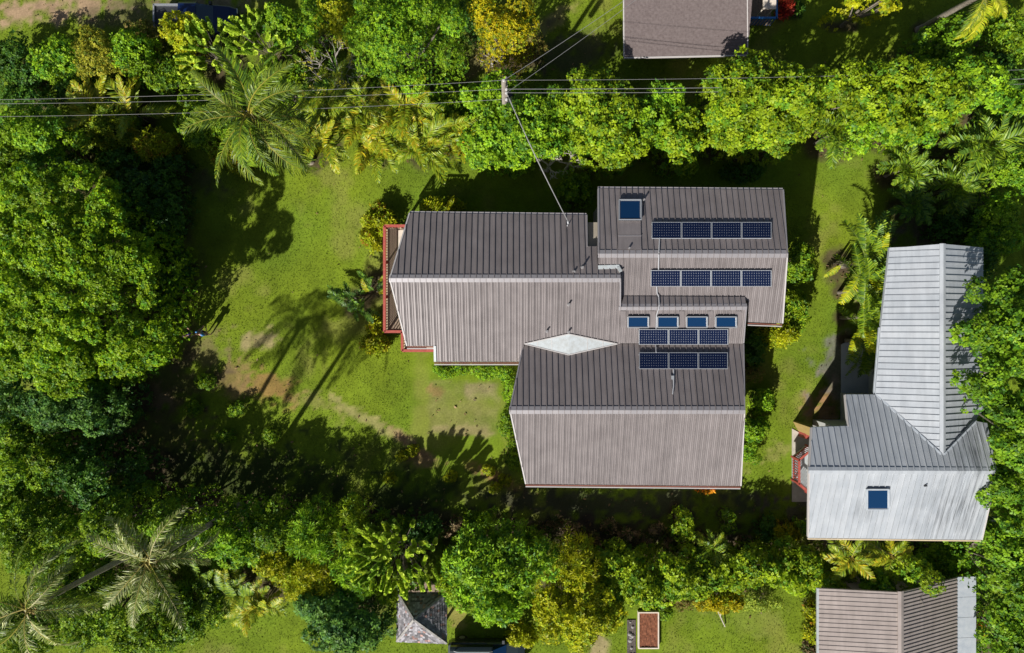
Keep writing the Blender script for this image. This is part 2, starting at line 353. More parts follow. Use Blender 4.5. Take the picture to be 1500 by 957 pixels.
def frond_mesh(name, L, droop, npair, ll, lw, pal, seed, fwd=.6, hang=.35, ry_=(.3, .26, .04), plume=0., jit=.12):
    rng = np.random.default_rng(seed)
    def pt(t): a = droop*t; return np.array([L*(sin(a)/max(droop, .01)) if droop > .01 else L*t, .04*L*sin(3*t+seed), -L*(1-cos(a))/max(droop, .01)])
    ts = np.linspace(0, 1, 9); pts = [pt(t) for t in ts]
    b = MB(); b.tube(pts, [.035*L/4*(1.15-t) for t in ts], 5, False)
    V = [np.array(b.v)]; F = [np.array(b.f)]; C = [np.tile(np.array(ry_), (len(b.v), 1))]; off = len(b.v)
    for i in range(npair):
        t = .1+.9*(i+.5)/npair; p = pt(t); tg = norm((pt(min(t+.02, 1.02))-pt(t-.02))[None])[0]
        up = np.cross(tg, [0, 1, 0]); up = up/np.linalg.norm(up); up = up if up[2] > 0 else -up
        for s in (-1, 1):
            if rng.random() < .05: continue
            lat = np.array([0, s, 0]); l = ll*(math.sin(pi*min(1, .16+.84*t)**.8)**.6+.12)*rng.uniform(.8, 1.1)
            f = fwd+.55*t+rng.normal(0, jit); D = lat+tg*f+up*(.25-plume*rng.random()+plume*rng.random()*1.6); D /= np.linalg.norm(D)
            D2 = D+np.array([0, 0, -hang*rng.uniform(.6, 1.6)]); D2 /= np.linalg.norm(D2)
            sd = np.cross(D, up); sd = sd/np.linalg.norm(sd)*lw/2; m = p+D*l*.5; e = m+D2*l*.5
            tw = up*lw*.35*rng.normal()
            V.append(np.array([p-sd*.5, p+sd*.5, m+sd+tw, m-sd-tw, m-sd-tw, m+sd+tw, e+sd*.15, e-sd*.15])); F.append(np.array([[0, 1, 2, 3], [4, 5, 6, 7]])+off); off += 8
            c = palcol(pal, 1, rng)*rng.uniform(.8, 1.2); C.append(np.repeat(c, 8, 0))
    me = bpy.data.meshes.new(name); V = np.concatenate(V); F = np.concatenate(F); C = np.concatenate(C)
    me.from_pydata([tuple(v) for v in V], [], [tuple(int(i) for i in f) for f in F]); me.update()
    a = me.color_attributes.new('col', 'FLOAT_COLOR', 'POINT'); c = np.ones((len(V), 4), np.float32); c[:, :3] = C; a.data.foreach_set('color', c.ravel())
    me.materials.append(FROND); return me
def put_frond(me, parent, loc, az, el, roll=0, s=1., name='frond'):
    o = bpy.data.objects.new(name, me); COL.objects.link(o); o.parent = parent
    o.location = Vector(loc)-Vector(BASE[parent.name])
    o.rotation_euler = (Matrix.Rotation(az, 4, 'Z') @ Matrix.Rotation(-el, 4, 'Y') @ Matrix.Rotation(roll, 4, 'X')).to_euler(); o.scale = (s, s, s)
    return o
PAL['coco'] = [(.050,.090,.018), (.095,.135,.025), (.03,.06,.022), .3]
PAL['cocog'] = [(.095,.125,.09), (.06,.10,.04), (.18,.21,.26), .3]
PAL['areca'] = [(.085,.145,.018), (.135,.175,.02), (.05,.10,.02), .25]
PAL['arecay'] = [(.155,.175,.018), (.105,.16,.02), (.19,.16,.02), .2]
PAL['foxt'] = [(.055,.115,.018), (.105,.165,.02), (.03,.07,.02), .35]
PAL['bright'] = [(.16,.2,.02), (.2,.22,.03), (.12,.17,.02), .3]
PAL['palmd'] = [(.04,.1,.025), (.08,.15,.03), (.02,.06,.03), .3]
FM = {
 'coco': [frond_mesh('coconut_frond', 4.3, 1.0+.3*i, 66, .85, .036, 'coco', i, hang=.7, jit=.24) for i in range(4)],
 'cocog': [frond_mesh('silvery_frond', 4.3, 1.0+.25*i, 62, .8, .05, 'cocog', i+5, hang=.9, jit=.3, ry_=(.34, .28, .07)) for i in range(3)],
 'cocoy': [frond_mesh('yellow_green_frond', 4.3, 1.1+.25*i, 56, .9, .065, 'foxt', i+9, hang=.5, ry_=(.34, .3, .03)) for i in range(2)],
 'cocob': [frond_mesh('bright_frond', 4.3, 1.5, 56, .9, .07, 'bright', 77, hang=.5, ry_=(.4, .36, .06))],
 'dead': [frond_mesh('dry_frond', 4.0, 1.4, 40, .6, .04, 'brown', 78, hang=1.6, jit=.35, ry_=(.22, .15, .08))],
 'areca': [frond_mesh('areca_frond', 2.1, .9+.3*i, 30, .48, .06, 'areca', i+20, hang=.3, ry_=(.3, .24, .03)) for i in range(3)],
 'arecay': [frond_mesh('yellow_areca_frond', 2.0, .9+.3*i, 30, .45, .065, 'arecay', i+30, hang=.3, ry_=(.36, .26, .03)) for i in range(2)],
 'foxt': [frond_mesh('feathery_frond', 1.75, .8+.25*i, 30, .42, .065, 'foxt', i+40, hang=.1, plume=.7, ry_=(.2, .24, .04)) for i in range(3)],
 'palmd': [frond_mesh('dark_frond', 1.7, .8+.25*i, 28, .4, .07, 'palmd', i+50, hang=.2, plume=.4, ry_=(.1, .15, .03)) for i in range(2)],
}
def palm(name, px, py, z, nf, kinds, label, base=None, s=1., els=(-.25, 1.2), seed=1, tr=.16, nuts=False, cat='palm', group=None, az0=0., azs=None, bark=None, rollv=.35):
    rng = random.Random(seed); c = W(px, py, z); b = W(*base, 0) if base else (c[0], c[1], 0)
    t = thing(name, label, cat, b, group); GPATCH.append((b[0], b[1], .8*s, .8*s))
    m = MB(); P = []; n = 16
    for i in range(n+1):
        q = i/n; P.append((b[0]+(c[0]-b[0])*q**1.15, b[1]+(c[1]-b[1])*q**1.15, c[2]*q))
    rr = [tr*(1.5 if i == 0 else 1.05-.35*i/n)*(1+.08*(i % 2)) for i in range(n+1)]
    m.tube(P, rr, 9); m.build('trunk', bark or PALMBARK, t, smooth=True)
    for i in range(nf):
        k = kinds[i % len(kinds)]; me = rng.choice(FM[k]); q = i/nf
        az = azs[i] if azs else az0+i*2.39996+rng.uniform(-.35, .35)
        put_frond(me, t, c, az, els[0]+(els[1]-els[0])*q**1.1+rng.uniform(-.2, .2), rng.uniform(-rollv, rollv), s*rng.uniform(.75, 1.08)*(1-.25*q))
    if nuts:
        for i in range(4): put_frond(FM['dead'][0], t, (c[0], c[1], c[2]-.15), rng.random()*6.28, -.75-rng.random()*.4, rng.uniform(-.6, .6), s*rng.uniform(.55, .8), 'dry_frond')
        for i in range(7):
            a = i*.9; mb = MB(); q = Vector(c)+Vector((cos(a)*.28, sin(a)*.28, -.3-.08*(i % 3)))
            mb.tube([q+Vector((0, 0, zz)) for zz in (-.13, -.08, 0, .08, .13)], [.02, .09, .12, .09, .02], 7); mb.build('coconut', OLIVEW, t, smooth=True)
    return t
def clump(name, px, py, z, n, kinds, label, spread=.5, s=1., seed=1, cat='palm', group=None, els=(.2, 1.3)):
    rng = random.Random(seed); g = W(px, py, z*.6); b = (g[0], g[1], 0); t = thing(name, label, cat, b, group); GPATCH.append((b[0], b[1], 1.2, 1.2))
    m = MB(); stems = []
    for i in range(5):
        a = i*1.3+rng.random(); q = (b[0]+cos(a)*spread, b[1]+sin(a)*spread, z*rng.uniform(.45, .72)); stems.append(q)
        m.tube([(b[0]+cos(a)*.2, b[1]+sin(a)*.2, 0), q], [.05, .035], 6)
    m.build('stems', PALMBARK, t)
    for i in range(n):
        k = kinds[rng.randrange(len(kinds))]; q = stems[i % 5]
        put_frond(rng.choice(FM[k]), t, q, rng.random()*6.28, els[0]+(els[1]-els[0])*rng.random(), rng.uniform(-.4, .4), s*rng.uniform(.75, 1.1))
    return t
def paddle_mesh(name, L, wd, pal, seed, droop=.7, split=.5):
    rng = np.random.default_rng(seed); n = 26; st = .28
    def pt(t): a = droop*t; return np.array([L*sin(a)/droop, 0, -L*(1-cos(a))/droop])
    b = MB(); ts = np.linspace(0, 1, 8); b.tube([pt(t) for t in ts], [.035*(1.1-t) for t in ts], 5, False)
    V = [np.array(b.v)]; F = [np.array(b.f)]; C = [np.tile(np.array((.2, .26, .05)), (len(b.v), 1))]; off = len(b.v)
    for s in (-1, 1):
        for i in range(n):
            t0 = st+(1-st)*i/n; t1 = st+(1-st)*(i+1)/n; w0 = wd*math.sin(pi*min(1, .1+.9*(i/n)))**.55; w1 = wd*math.sin(pi*min(1, .1+.9*((i+1)/n)))**.55 if i < n-1 else .02
            sh = rng.normal(0, .03)*split*3; dz = -.12*wd+rng.normal(0, .07)*split; p0, p1 = pt(t0), pt(t1)
            g = .02*split
            q0 = p0+[.12+sh+g, s*w0, dz]; q1 = p1+[.1+sh-g, s*w1, dz]; 
            V.append(np.array([p0, p1, q1, q0])); F.append(np.array([[0, 1, 2, 3]])+off); off += 4
            C.append(np.repeat(palcol(pal, 1, rng)*rng.uniform(.85, 1.2), 4, 0))
    V = np.concatenate(V); F = np.concatenate(F); C = np.concatenate(C)
    me = bpy.data.meshes.new(name); me.from_pydata([tuple(v) for v in V], [], [tuple(int(i) for i in f) for f in F]); me.update()
    a = me.color_attributes.new('col', 'FLOAT_COLOR', 'POINT'); c = np.ones((len(V), 4), np.float32); c[:, :3] = C; a.data.foreach_set('color', c.ravel())
    me.materials.append(FROND); return me
FM['paddle'] = [paddle_mesh('paddle_leaf', 2.5, .34, 'foxt', 60+i, .6+.2*i) for i in range(3)]
FM['paddley'] = [paddle_mesh('yellowing_paddle_leaf', 2.3, .34, 'ylime', 70+i, .8) for i in range(2)]
FM['paddled'] = [paddle_mesh('dark_paddle_leaf', 2.0, .32, 'dark', 80+i, .8) for i in range(2)]
FM['paddleb'] = [paddle_mesh('dry_paddle_leaf', 1.6, .16, 'brown', 90, 1.8)]

# ------------------------------------------------------------ roofs
def clip(poly, ax, lo, hi):
    for s, lim in ((1, lo), (-1, hi)):
        out = []
        for i in range(len(poly)):
            a, b = poly[i], poly[(i+1) % len(poly)]; da, db = s*(a[ax]-lim), s*(b[ax]-lim)
            if da >= 0: out.append(a)
            if (da > 0) != (db > 0) and abs(da-db) > 1e-9:
                t = da/(da-db); out.append((a[0]+(b[0]-a[0])*t, a[1]+(b[1]-a[1])*t))
        poly = out
        if len(poly) < 3: return []
    return poly
def span(poly, ax, u):
    r = []
    for i in range(len(poly)):
        a, b = poly[i], poly[(i+1) % len(poly)]
        if (a[ax]-u)*(b[ax]-u) < 0: t = (u-a[ax])/(b[ax]-a[ax]); r.append(a[1-ax]+(b[1-ax]-a[1-ax])*t)
    return (min(r), max(r)) if len(r) > 1 else None
def roof_face(house, pl, img, ax, sp, m, name='roof_panel', minor=2, ribh=.055, ribw=.035, t0=.012, joined=False, thick=.14, trim=0.0):
    P3 = [WP(x, y, pl) for x, y in img]; zf = lambda x, y: pl[0]*x+pl[1]*y+pl[2]
    mb = MB(); mb.slab([(x, y, z) for x, y, z in P3], thick); roof = mb.build('roof', m, house)
    poly = [(p[0], p[1]) for p in P3]; u0 = min(p[ax] for p in poly); u1 = max(p[ax] for p in poly); n = max(1, round((u1-u0)/sp)); st = (u1-u0)/n
    J = MB()
    for i in range(n):
        a, b = u0+i*st, u0+(i+1)*st; c = clip(poly, ax, a+.004, b-.004)
        if len(c) < 3: continue
        q = MB(); cc = [c[0]]
        for p in c[1:]:
            if (p[0]-cc[-1][0])**2+(p[1]-cc[-1][1])**2 > 1e-6: cc.append(p)
        if len(cc) < 3: continue
        q.slab([(x, y, zf(x, y)+t0) for x, y in cc], t0-.004)
        ribs = [(a+ribw*.5+.004, ribw, ribh)]+[(a+st*(j+1)/(minor+1), .055, .022) for j in range(minor)]
        for ri, (u, wv, hh) in enumerate(ribs):
            s = span(poly, ax, u)
            if not s: continue
            lo, hi = s[0]+trim, s[1]-trim
            if hi-lo < .05: continue
            A = (u, lo) if ax == 0 else (lo, u); B = (u, hi) if ax == 0 else (hi, u)
            if ri:                           # small stiffening rib with a triangular profile
                hw_ = wv*.5; E_ = (hw_, 0) if ax == 0 else (0, hw_); k_ = []
                for Pq in (A, B):
                    for sg, up_h in ((-1, 0), (0, hh), (1, 0)):
                        xq, yq = Pq[0]+sg*E_[0], Pq[1]+sg*E_[1]; k_.append((xq, yq, zf(xq, yq)+t0+.001+up_h))
                q.add(k_, [(0, 1, 4, 3), (1, 2, 5, 4), (0, 2, 1), (3, 4, 5)]); continue
            q.bar((A[0], A[1], zf(*A)+t0+hh), (B[0], B[1], zf(*B)+t0+hh), wv, hh)
        if joined: J.add(q.v, q.f)
        else: q.build(name, m, roof)
    if joined:
        o = J.build(name+'s', m, roof); o['kind'] = 'stuff'
    return roof
def ridge(house, a, b, hw, pn, ps, m, lift=.06):
    """cap over a ridge a-b; pn, ps: slopes (dz per metre outwards) on the two sides"""
    a = Vector(a); b = Vector(b); t = (b-a).normalized(); s = Vector((-t.y, t.x, 0)).normalized()
    mb = MB(); u = Vector((0, 0, lift))
    for sg, sl in ((1, pn), (-1, ps)):
        o = s*sg*hw-Vector((0, 0, sl*hw)); mb.slab([a+u, b+u, b+u+o, a+u+o] if sg < 0 else [a+u, a+u+o, b+u+o, b+u], .045)
    return mb.build('ridge_cap', m, house)
def edge_bar(house, name, pts, m, w=.05, h=.2, dz=.03, out=0):
    mb = MB()
    for a, b in zip(pts[:-1], pts[1:]): mb.bar((a[0], a[1], a[2]+dz), (b[0], b[1], b[2]+dz), w, h)
    return mb.build(name, m, house)
def gable_walls(house, ax, u0, u1, sec, m):
    """solid wall block; sec = polygon in (v, z)"""
    n = len(sec); f = (lambda u, v, z: (u, v, z)) if ax == 0 else (lambda u, v, z: (v, u, z))
    V = [f(u0, v, z) for v, z in sec]+[f(u1, v, z) for v, z in sec]
    return mk('wall', V, [tuple(range(n)), tuple(reversed(range(n, 2*n)))]+[(i, n+i, n+(i+1) % n, (i+1) % n) for i in range(n)], m, house)
def wall_window(wall, c, wdt, hgt, ax, sgn, fm, gm=None):
    x, y, z = c; d = .04*sgn; mb = MB()
    def bx(u0, u1, z0, z1, t): 
        if ax == 0: mb.box(x+u0, min(y, y+t), z+z0, x+u1, max(y, y+t), z+z1)
        else: mb.box(min(x, x+t), y+u0, z+z0, max(x, x+t), y+u1, z+z1)
    w2, h2, f = wdt/2, hgt/2, .06
    bx(-w2-f, w2+f, h2, h2+f, d*1.5); bx(-w2-f, w2+f, -h2-f, -h2, d*1.5); bx(-w2-f, -w2, -h2, h2, d*1.5); bx(w2, w2+f, -h2, h2, d*1.5); bx(-.02, .02, -h2, h2, d*1.2)
    o = mb.build('window', fm, wall); mb = MB(); bx(-w2, w2, -h2, h2, d*.5); mb.build('pane', gm or WGLASS, o)
def skylight(house, pl, x0, y0, x1, y1, h, frame=.06, fm=ALU, inner=GLASS, label=None):
    P = [WP(x, y, pl) for x, y in ((x0, y1), (x1, y1), (x1, y0), (x0, y0))]
    c = Vector(np.mean(P, 0)); mb = MB(); T = [Vector(p)+Vector((0, 0, h)) for p in P]
    mb.slab(T, h+.02); s = mb.build('skylight', fm, house)
    if label: s['label'] = label
    mb = MB(); k = 1-2*frame/((T[1]-T[0]).length); I = [c+Vector((0, 0, h+.012))+(Vector(p)-c)*k for p in P]; mb.slab(I, .01); mb.build('pane', inner, s)
    mb = MB()
    for i in range(4): mb.bar(T[i]+Vector((0, 0, .05)), T[(i+1) % 4]+Vector((0, 0, .05)), .06, .05)
    mb.build('frame', fm, s)
    return s

# main brown house --------------------------------------------------------
sA = .35; yA = W(750, 407.5, 6.6)[1]; AN = (0, -sA, 6.6+sA*yA); AS = (0, sA, 6.6-sA*yA)
sB = .34; yB = W(750, 371.5, 6.6)[1]; BN = (0, -sB, 6.6+sB*yB); BS = (0, sB, 6.6-sB*yB)
zC = AS[1]*W(750, 449, 5.85)[1]+AS[2]; yC = W(750, 449, zC)[1]; CN = (0, -.36, zC+.36*yC)
sD = .36; yD = W(750, 600.5, 6.4)[1]; DN = (0, -sD, 6.4+sD*yD); DS = (0, sD, 6.4-sD*yD)
hb = W(850, 480, 0)
MH = thing('brown_roofed_house', 'large house with brown standing seam metal roof of several gables and rooftop solar', 'house', hb)
roof_face(MH, AN, [(572, 407), (600, 312), (859, 315), (859.5, 361), (877, 361), (908, 361), (908, 407.5)], 0, .312, BROWN, minor=0, trim=.0)
roof_face(MH, AS, [(571, 408.5), (908, 409), (908, 504), (767, 504), (764, 530), (636, 530), (636, 507), (596, 507)], 0, .312, BROWN)
roof_face(MH, BN, [(877, 371), (876.5, 276), (1147, 278), (1153, 371.5)], 0, .312, BROWN, minor=0)
roof_face(MH, BS, [(877, 372), (1153, 372.5), (1146, 474), (1096, 472), (1096, 440), (909, 440), (909, 394), (877, 392)], 0, .312, BROWN)
roof_face(MH, (CN[0], CN[1], CN[2]+.02), [(909, 450), (914, 434), (1091, 435), (1093, 448.5)], 0, .312, BROWN, minor=0, thick=.3)
roof_face(MH, (AS[0], AS[1], AS[2]+.004), [(908.6, 451), (1093, 450), (1089, 503.5), (908.6, 503)], 0, .312, BROWN)
roof_face(MH, DN, [(747, 600), (767, 503), (1089, 503.5), (1090.5, 600.5)], 0, .312, BROWN, minor=0)
roof_face(MH, DS, [(747, 601), (1090.5, 601.5), (1085, 712), (770, 709)], 0, .312, BROWN)
ridge(MH, WP(570, 408, AS), WP(909, 408, AS), .2, sA, sA, BRCAP)
ridge(MH, WP(876, 372, BS), WP(1154, 372, BS), .2, sB, sB, BRCAP)
ridge(MH, WP(906, 450, AS), WP(1094, 449.5, AS), .17, .36, sA, BRCAP)
ridge(MH, WP(746, 601, DS), WP(1091, 601, DS), .2, sD, sD, BRCAP)
# cricket between the gables, raised flashing edges
L_, R_, T_, B_ = [Vector(WP(*p)) for p in ((768, 504, AS), (904, 504, AS), (833, 489.5, AS), (833, 520, DN))]
up = Vector((0, 0, .07)); mb = MB(); mb.slab([L_+up, B_+up, T_+up], .06); mb.slab([R_+up, T_+up, B_+up], .06); mb.build('valley_flashing', FLASH, MH)
mb = MB()
for a_, b_ in ((L_, T_), (T_, R_), (R_, B_), (B_, L_)): mb.bar(a_+up*1.35, b_+up*1.35, .05, .03)
for q_ in (.3, .62): mb.bar(L_.lerp(T_, q_)+up*1.15, L_.lerp(B_, q_)+up*1.15, .025, .012); mb.bar(R_.lerp(T_, q_)+up*1.15, R_.lerp(B_, q_)+up*1.15, .025, .012)
mb.build('flashing_seam', TRIM, MH)
mb = MB(); mb.bar(Vector(WP(876, 392, AN))+up*1.2, Vector(WP(907, 391, AN))+up*1.2, .2, .08); mb.bar(Vector(WP(905, 391, AN))+up*1.6, Vector(WP(909, 398, AN))+up*1.6, .16, .08)
mb.build('white_flashing', FLASH, MH)
mb = MB(); mb.bar(WP(908.5, 392, BS), WP(908.5, 408, AS), .05, .3); a = Vector(WP(908.5, 409, AS)); b = Vector(WP(908.5, 452, AS)); mb.bar(a+up*.6, b+up*.6, .07, .6); mb.build('end_wall', BRCAP, MH)
edge_bar(MH, 'barge_board', [WP(600, 312, AN), WP(571.5, 407, AN)], TRIM, .07, .2, .05)
edge_bar(MH, 'barge_board', [WP(571, 408.5, AS), WP(596, 507, AS)], TRIM, .07, .2, .05)
edge_bar(MH, 'barge_board', [WP(747, 601, DS), WP(770, 709, DS)], TRIM, .07, .2, .05)
edge_bar(MH, 'barge_board', [WP(747, 600, DN), WP(767, 503, DN)], BRCAP, .07, .2, .05)
edge_bar(MH, 'barge_board', [WP(1090.5, 601, DS), WP(1085, 712, DS)], TRIM, .06, .2, .05)
edge_bar(MH, 'barge_board', [WP(1090.5, 600, DN), WP(1089, 504, DN)], BRCAP, .06, .2, .05)
edge_bar(MH, 'barge_board', [WP(1147, 278, BN), WP(1153, 371, BN)], BRCAP, .07, .2, .05)
edge_bar(MH, 'barge_board', [WP(1153, 373, BS), WP(1146, 474, BS)], TRIM, .07, .2, .05)
edge_bar(MH, 'barge_board', [WP(876.5, 276, BN), WP(877, 371, BN), ], BRCAP, .08, .2, .06)
edge_bar(MH, 'barge_board', [WP(859.5, 315, AN), WP(860, 361, AN)], BRCAP, .05, .2, .05)
edge_bar(MH, 'barge_board', [WP(1093, 451, AS), WP(1089, 503, AS)], BRCAP, .06, .2, .05)
edge_bar(MH, 'white_downturn', [WP(637, 507, AS), WP(637.5, 530, AS)], FLASH, .13, .12, .07)
for pts in ([(770, 711, DS), (1085, 714, DS)], [(636, 532, AS), (765, 532, AS)], [(1096, 474, BS), (1146, 476, BS)], [(596, 508.5, AS), (636, 508.5, AS)]):
    q = [Vector(WP(*p))-Vector((0, 0, .03)) for p in pts]
    edge_bar(MH, 'fascia_board', q, FASC, .05, .22, .02); q2 = [p+Vector((0, -.09, -.02)) for p in q]; edge_bar(MH, 'gutter', q2, TRIM, .05, .1, .0)
for pts in ([(600, 312, AN), (859, 315, AN)], [(876, 276, BN), (1147, 278, BN)]):
    q = [Vector(WP(*p))+Vector((0, .05, -.03)) for p in pts]; edge_bar(MH, 'gutter', q, BRCAP, .1, .1, .0)
def xw(px, z=5): return W(px, 0, z)[0]
wA = gable_walls(MH, 0, xw(625), xw(905), [(yA+3.1, 0), (yA+3.1, 6.3-sA*3.1), (yA, 6.35), (yA-3.7, 6.3-sA*3.7), (yA-3.7, 0)], WALLB)
wB = gable_walls(MH, 0, xw(885), xw(1135), [(yB+3.2, 0), (yB+3.2, 6.3-sB*3.2), (yB, 6.35), (yB-3.1, 6.3-sB*3.1), (yB-3.1, 0)], WALLB)
wD = gable_walls(MH, 0, xw(785), xw(1072), [(yD+4.6, 0), (yD+4.6, 3.7), (yD+3.4, 4.4), (yD, 6.1), (yD-3.7, 6.1-sD*3.7), (yD-3.7, 0)], WALLB)
for i in range(5): wall_window(wD, (xw(820+i*55), yD-3.7, 2.3), 1.3, 1.2, 0, -1, TRIM)
for i in range(3): wall_window(wA, (xw(655+i*38), yA-3.7, 2.4), .9, 1.2, 0, -1, TRIM)
for i in range(2): wall_window(wD, (xw(1072), yD+1.5-i*3, 2.3), 1.2, 1.2, 1, 1, TRIM)
for i in range(2): wall_window(wB, (xw(1135), yB+1.5-i*3, 2.5), 1.2, 1.2, 1, 1, TRIM)
# skylights
skylight(MH, BN, 906, 294, 938, 323, .2, .07, ALU, label='square skylight on a tall curb on the north slope')
mb = MB(); mb.slab([Vector(WP(*p, BN))+Vector((0, 0, .085)) for p in ((905, 366), (939, 366), (938, 324), (906, 324))], .08); mb.build('smooth_sheet', BROWN, MH)
mb = MB(); mb.bar(Vector(WP(905, 346, BN))+Vector((0, 0, .1)), Vector(WP(939, 346, BN))+Vector((0, 0, .1)), .03, .02); mb.build('sheet_joint', BRCAP, MH)
for x in (919, 962, 1004.5, 1047): skylight(MH, AS, x, 464.5, x+30, 480, .16, .05, ALU)
mb = MB()
for x in (911, 954, 997, 1039, 1080): MB().slab([Vector(WP(*p, AS))+Vector((0, 0, .058)) for p in ((x-2.5, 480), (x+5.5, 480), (x+5.5, 456), (x-2.5, 456))], .03).build('cover_strip', BROWN, MH)
def vent(house, px, py, pl, h, r=.05, m=VENTM, bend=0, name='vent_pipe'):
    b = Vector(WP(px, py, pl)); mb = MB(); mb.tube([b, b+Vector((0, 0, .05))], [r*2.2, r*1.4], 10)
    pts = [b, b+Vector((0, 0, h))]+([b+Vector((0, -bend*.6, h+.08)), b+Vector((0, -bend, h-.05))] if bend else []); mb.tube(pts, r, 8); return mb.build(name, m, house)
for x, y, pl, h in ((833, 446, AS, .3), (833, 486, AS, .3), (801, 485, AS, .3), (853, 392, AN, .35), (921, 364, BN, .25), (942, 294, BN, .35), (841, 398, AN, .15)): vent(MH, x, y, pl, h)
mast = Vector(WP(831, 331, AN)); mb = MB(); mb.tube([mast, mast+Vector((-.02, .02, .75)), mast+Vector((-.05, .12, .86))], .045, 8); mb.build('service_mast', PIPE, MH)
mb = MB(); u = Vector((0, 0, .1))
mb.tube([Vector(WP(x, y, p))+u for x, y, p in ((965.5, 349, BN), (964.5, 371, BN))], .03, 6); mb.tube([Vector(WP(x, y, p))+u for x, y, p in ((964.5, 373, BS), (964, 396, BS))], .03, 6)
mb.tube([Vector(WP(961.5, 420, BS))+u, Vector(WP(962, 430, BS))+u, Vector(WP(964.5, 435, CN))+u, Vector(WP(965, 447, CN))+u*1.2, Vector(WP(964, 453, AS))+u*1.2, Vector(WP(961, 462, AS))+u, Vector(WP(960.5, 482, AS))+u], .028, 6)
mb.tube([Vector(WP(960, 505, DN))+u, Vector(WP(960, 516, DN))+u*2], .028, 6)
mb.tube([Vector(WP(986, 541, DN))+u, Vector(WP(986, 566, DN))+u, Vector(WP(984.5, 577, DN))+u], .035, 6); mb.build('conduit', PIPE, MH)
mb = MB(); b = Vector(WP(984.5, 553, DN)); mb.box(b.x-.07, b.y-.1, b.z, b.x+.07, b.y+.1, b.z+.16); mb.build('junction_box', ALU, MH)

# solar arrays --------------------------------------------------------------
def solar(x0, y0, x1, y1, n, pl, flat, label):
    q = [Vector(WP(*p, pl)) for p in ((x0, y1), (x1, y1), (x1, y0), (x0, y0))]
    if flat:
        zz = q[0].z+.10; q = [Vector(W(x0, y1, zz)), Vector(W(x1, y1, zz)), Vector(W(x1, y0, zz+.03)), Vector(W(x0, y0, zz+.03))]
    else:
        q = [Vector(WP(*p, (pl[0], pl[1], pl[2]+dz))) for p, dz in (((x0, y1), .11), ((x1, y1), .11), ((x1, y0), .16), ((x0, y0), .16))]
    q = [v+(0*v) for v in q]; t = thing('solar_array', label, 'solar panels', tuple(q[0]), 'solar arrays on the brown roof')
    def P(u, v, h=0): a = q[0].lerp(q[1], u); b = q[3].lerp(q[2], u); return a.lerp(b, v)+nn*h
    nn = (q[1]-q[0]).cross(q[3]-q[0]).normalized()
    Lx = (q[1]-q[0]).length; Ly = (q[3]-q[0]).length; ga = .03/Lx
    for i in range(n):
        u0, u1 = i/n+ga/2, (i+1)/n-ga/2; mb = MB(); mb.add([P(u0, 0), P(u1, 0), P(u1, 1), P(u0, 1), P(u0, 0, -.035), P(u1, 0, -.035), P(u1, 1, -.035), P(u0, 1, -.035)], [(0,1,2,3),(7,6,5,4),(0,4,5,1),(1,5,6,2),(2,6,7,3),(3,7,4,0)])
        sp = mb.build('solar_panel', BACK, t); fu = .022/Lx; fv = .022/Ly; mb = MB()
        for (a0, b0, a1, b1) in ((u0, 0, u1, fv), (u0, 1-fv, u1, 1), (u0, fv, u0+fu, 1-fv), (u1-fu, fv, u1, 1-fv)):
            Q = [P(a0, b0, .012), P(a1, b0, .012), P(a1, b1, .012), P(a0, b1, .012)]; Q2 = [v-nn*.01 for v in Q]; mb.add(Q+Q2, [(0,1,2,3),(7,6,5,4),(0,4,5,1),(1,5,6,2),(2,6,7,3),(3,7,4,0)])
        mb.build('frame', ALU, sp); mb = MB(); nx, ny = 12, 6; du = (u1-u0-2.6*fu)/nx; dv = (1-2.6*fv)/ny
        for ix in range(nx):
            for iy in range(ny):
                cu = u0+1.3*fu+(ix+.5)*du; cv = 1.3*fv+(iy+.5)*dv; a = .493; k = .38
                mb.add([P(cu+sx*du, cv+sy*dv, .003) for sx, sy in ((a, k), (k, a), (-k, a), (-a, k), (-a, -k), (-k, -a), (k, -a), (a, -k))], [tuple(range(8))])
        o = mb.build('cells', CELL, sp); o['kind'] = 'stuff'
    mb = MB(); zr = lambda p: pl[0]*p.x+pl[1]*p.y+pl[2]
    for v in (.12, .88):
        mb.bar(P(0, v, -.035), P(1, v, -.035), .04, .04)
        for i in range(n+1):
            p = P(min(.995, max(.005, i/n)), v, -.07); mb.bar((p.x-.02, p.y, p.z), (p.x+.02, p.y, p.z), .04, max(.02, p.z-zr(p)))
    mb.build('mounting_rail', ALU, t)
    return t
solar(954.5, 325.5, 1130.5, 349.5, 4, BN, False, 'row of four solar panels on the north slope, nearest the tall curbed skylight')
solar(953, 396, 1130.5, 420, 4, BS, False, 'row of four solar panels on the south slope of the upper right gable')
solar(935.5, 482.5, 1067, 505, 3, AS, False, 'row of three solar panels just below the four blue skylights')
solar(936, 516.5, 1066.5, 540.5, 3, DN, False, 'row of three solar panels on the lower gable, above the long conduit')

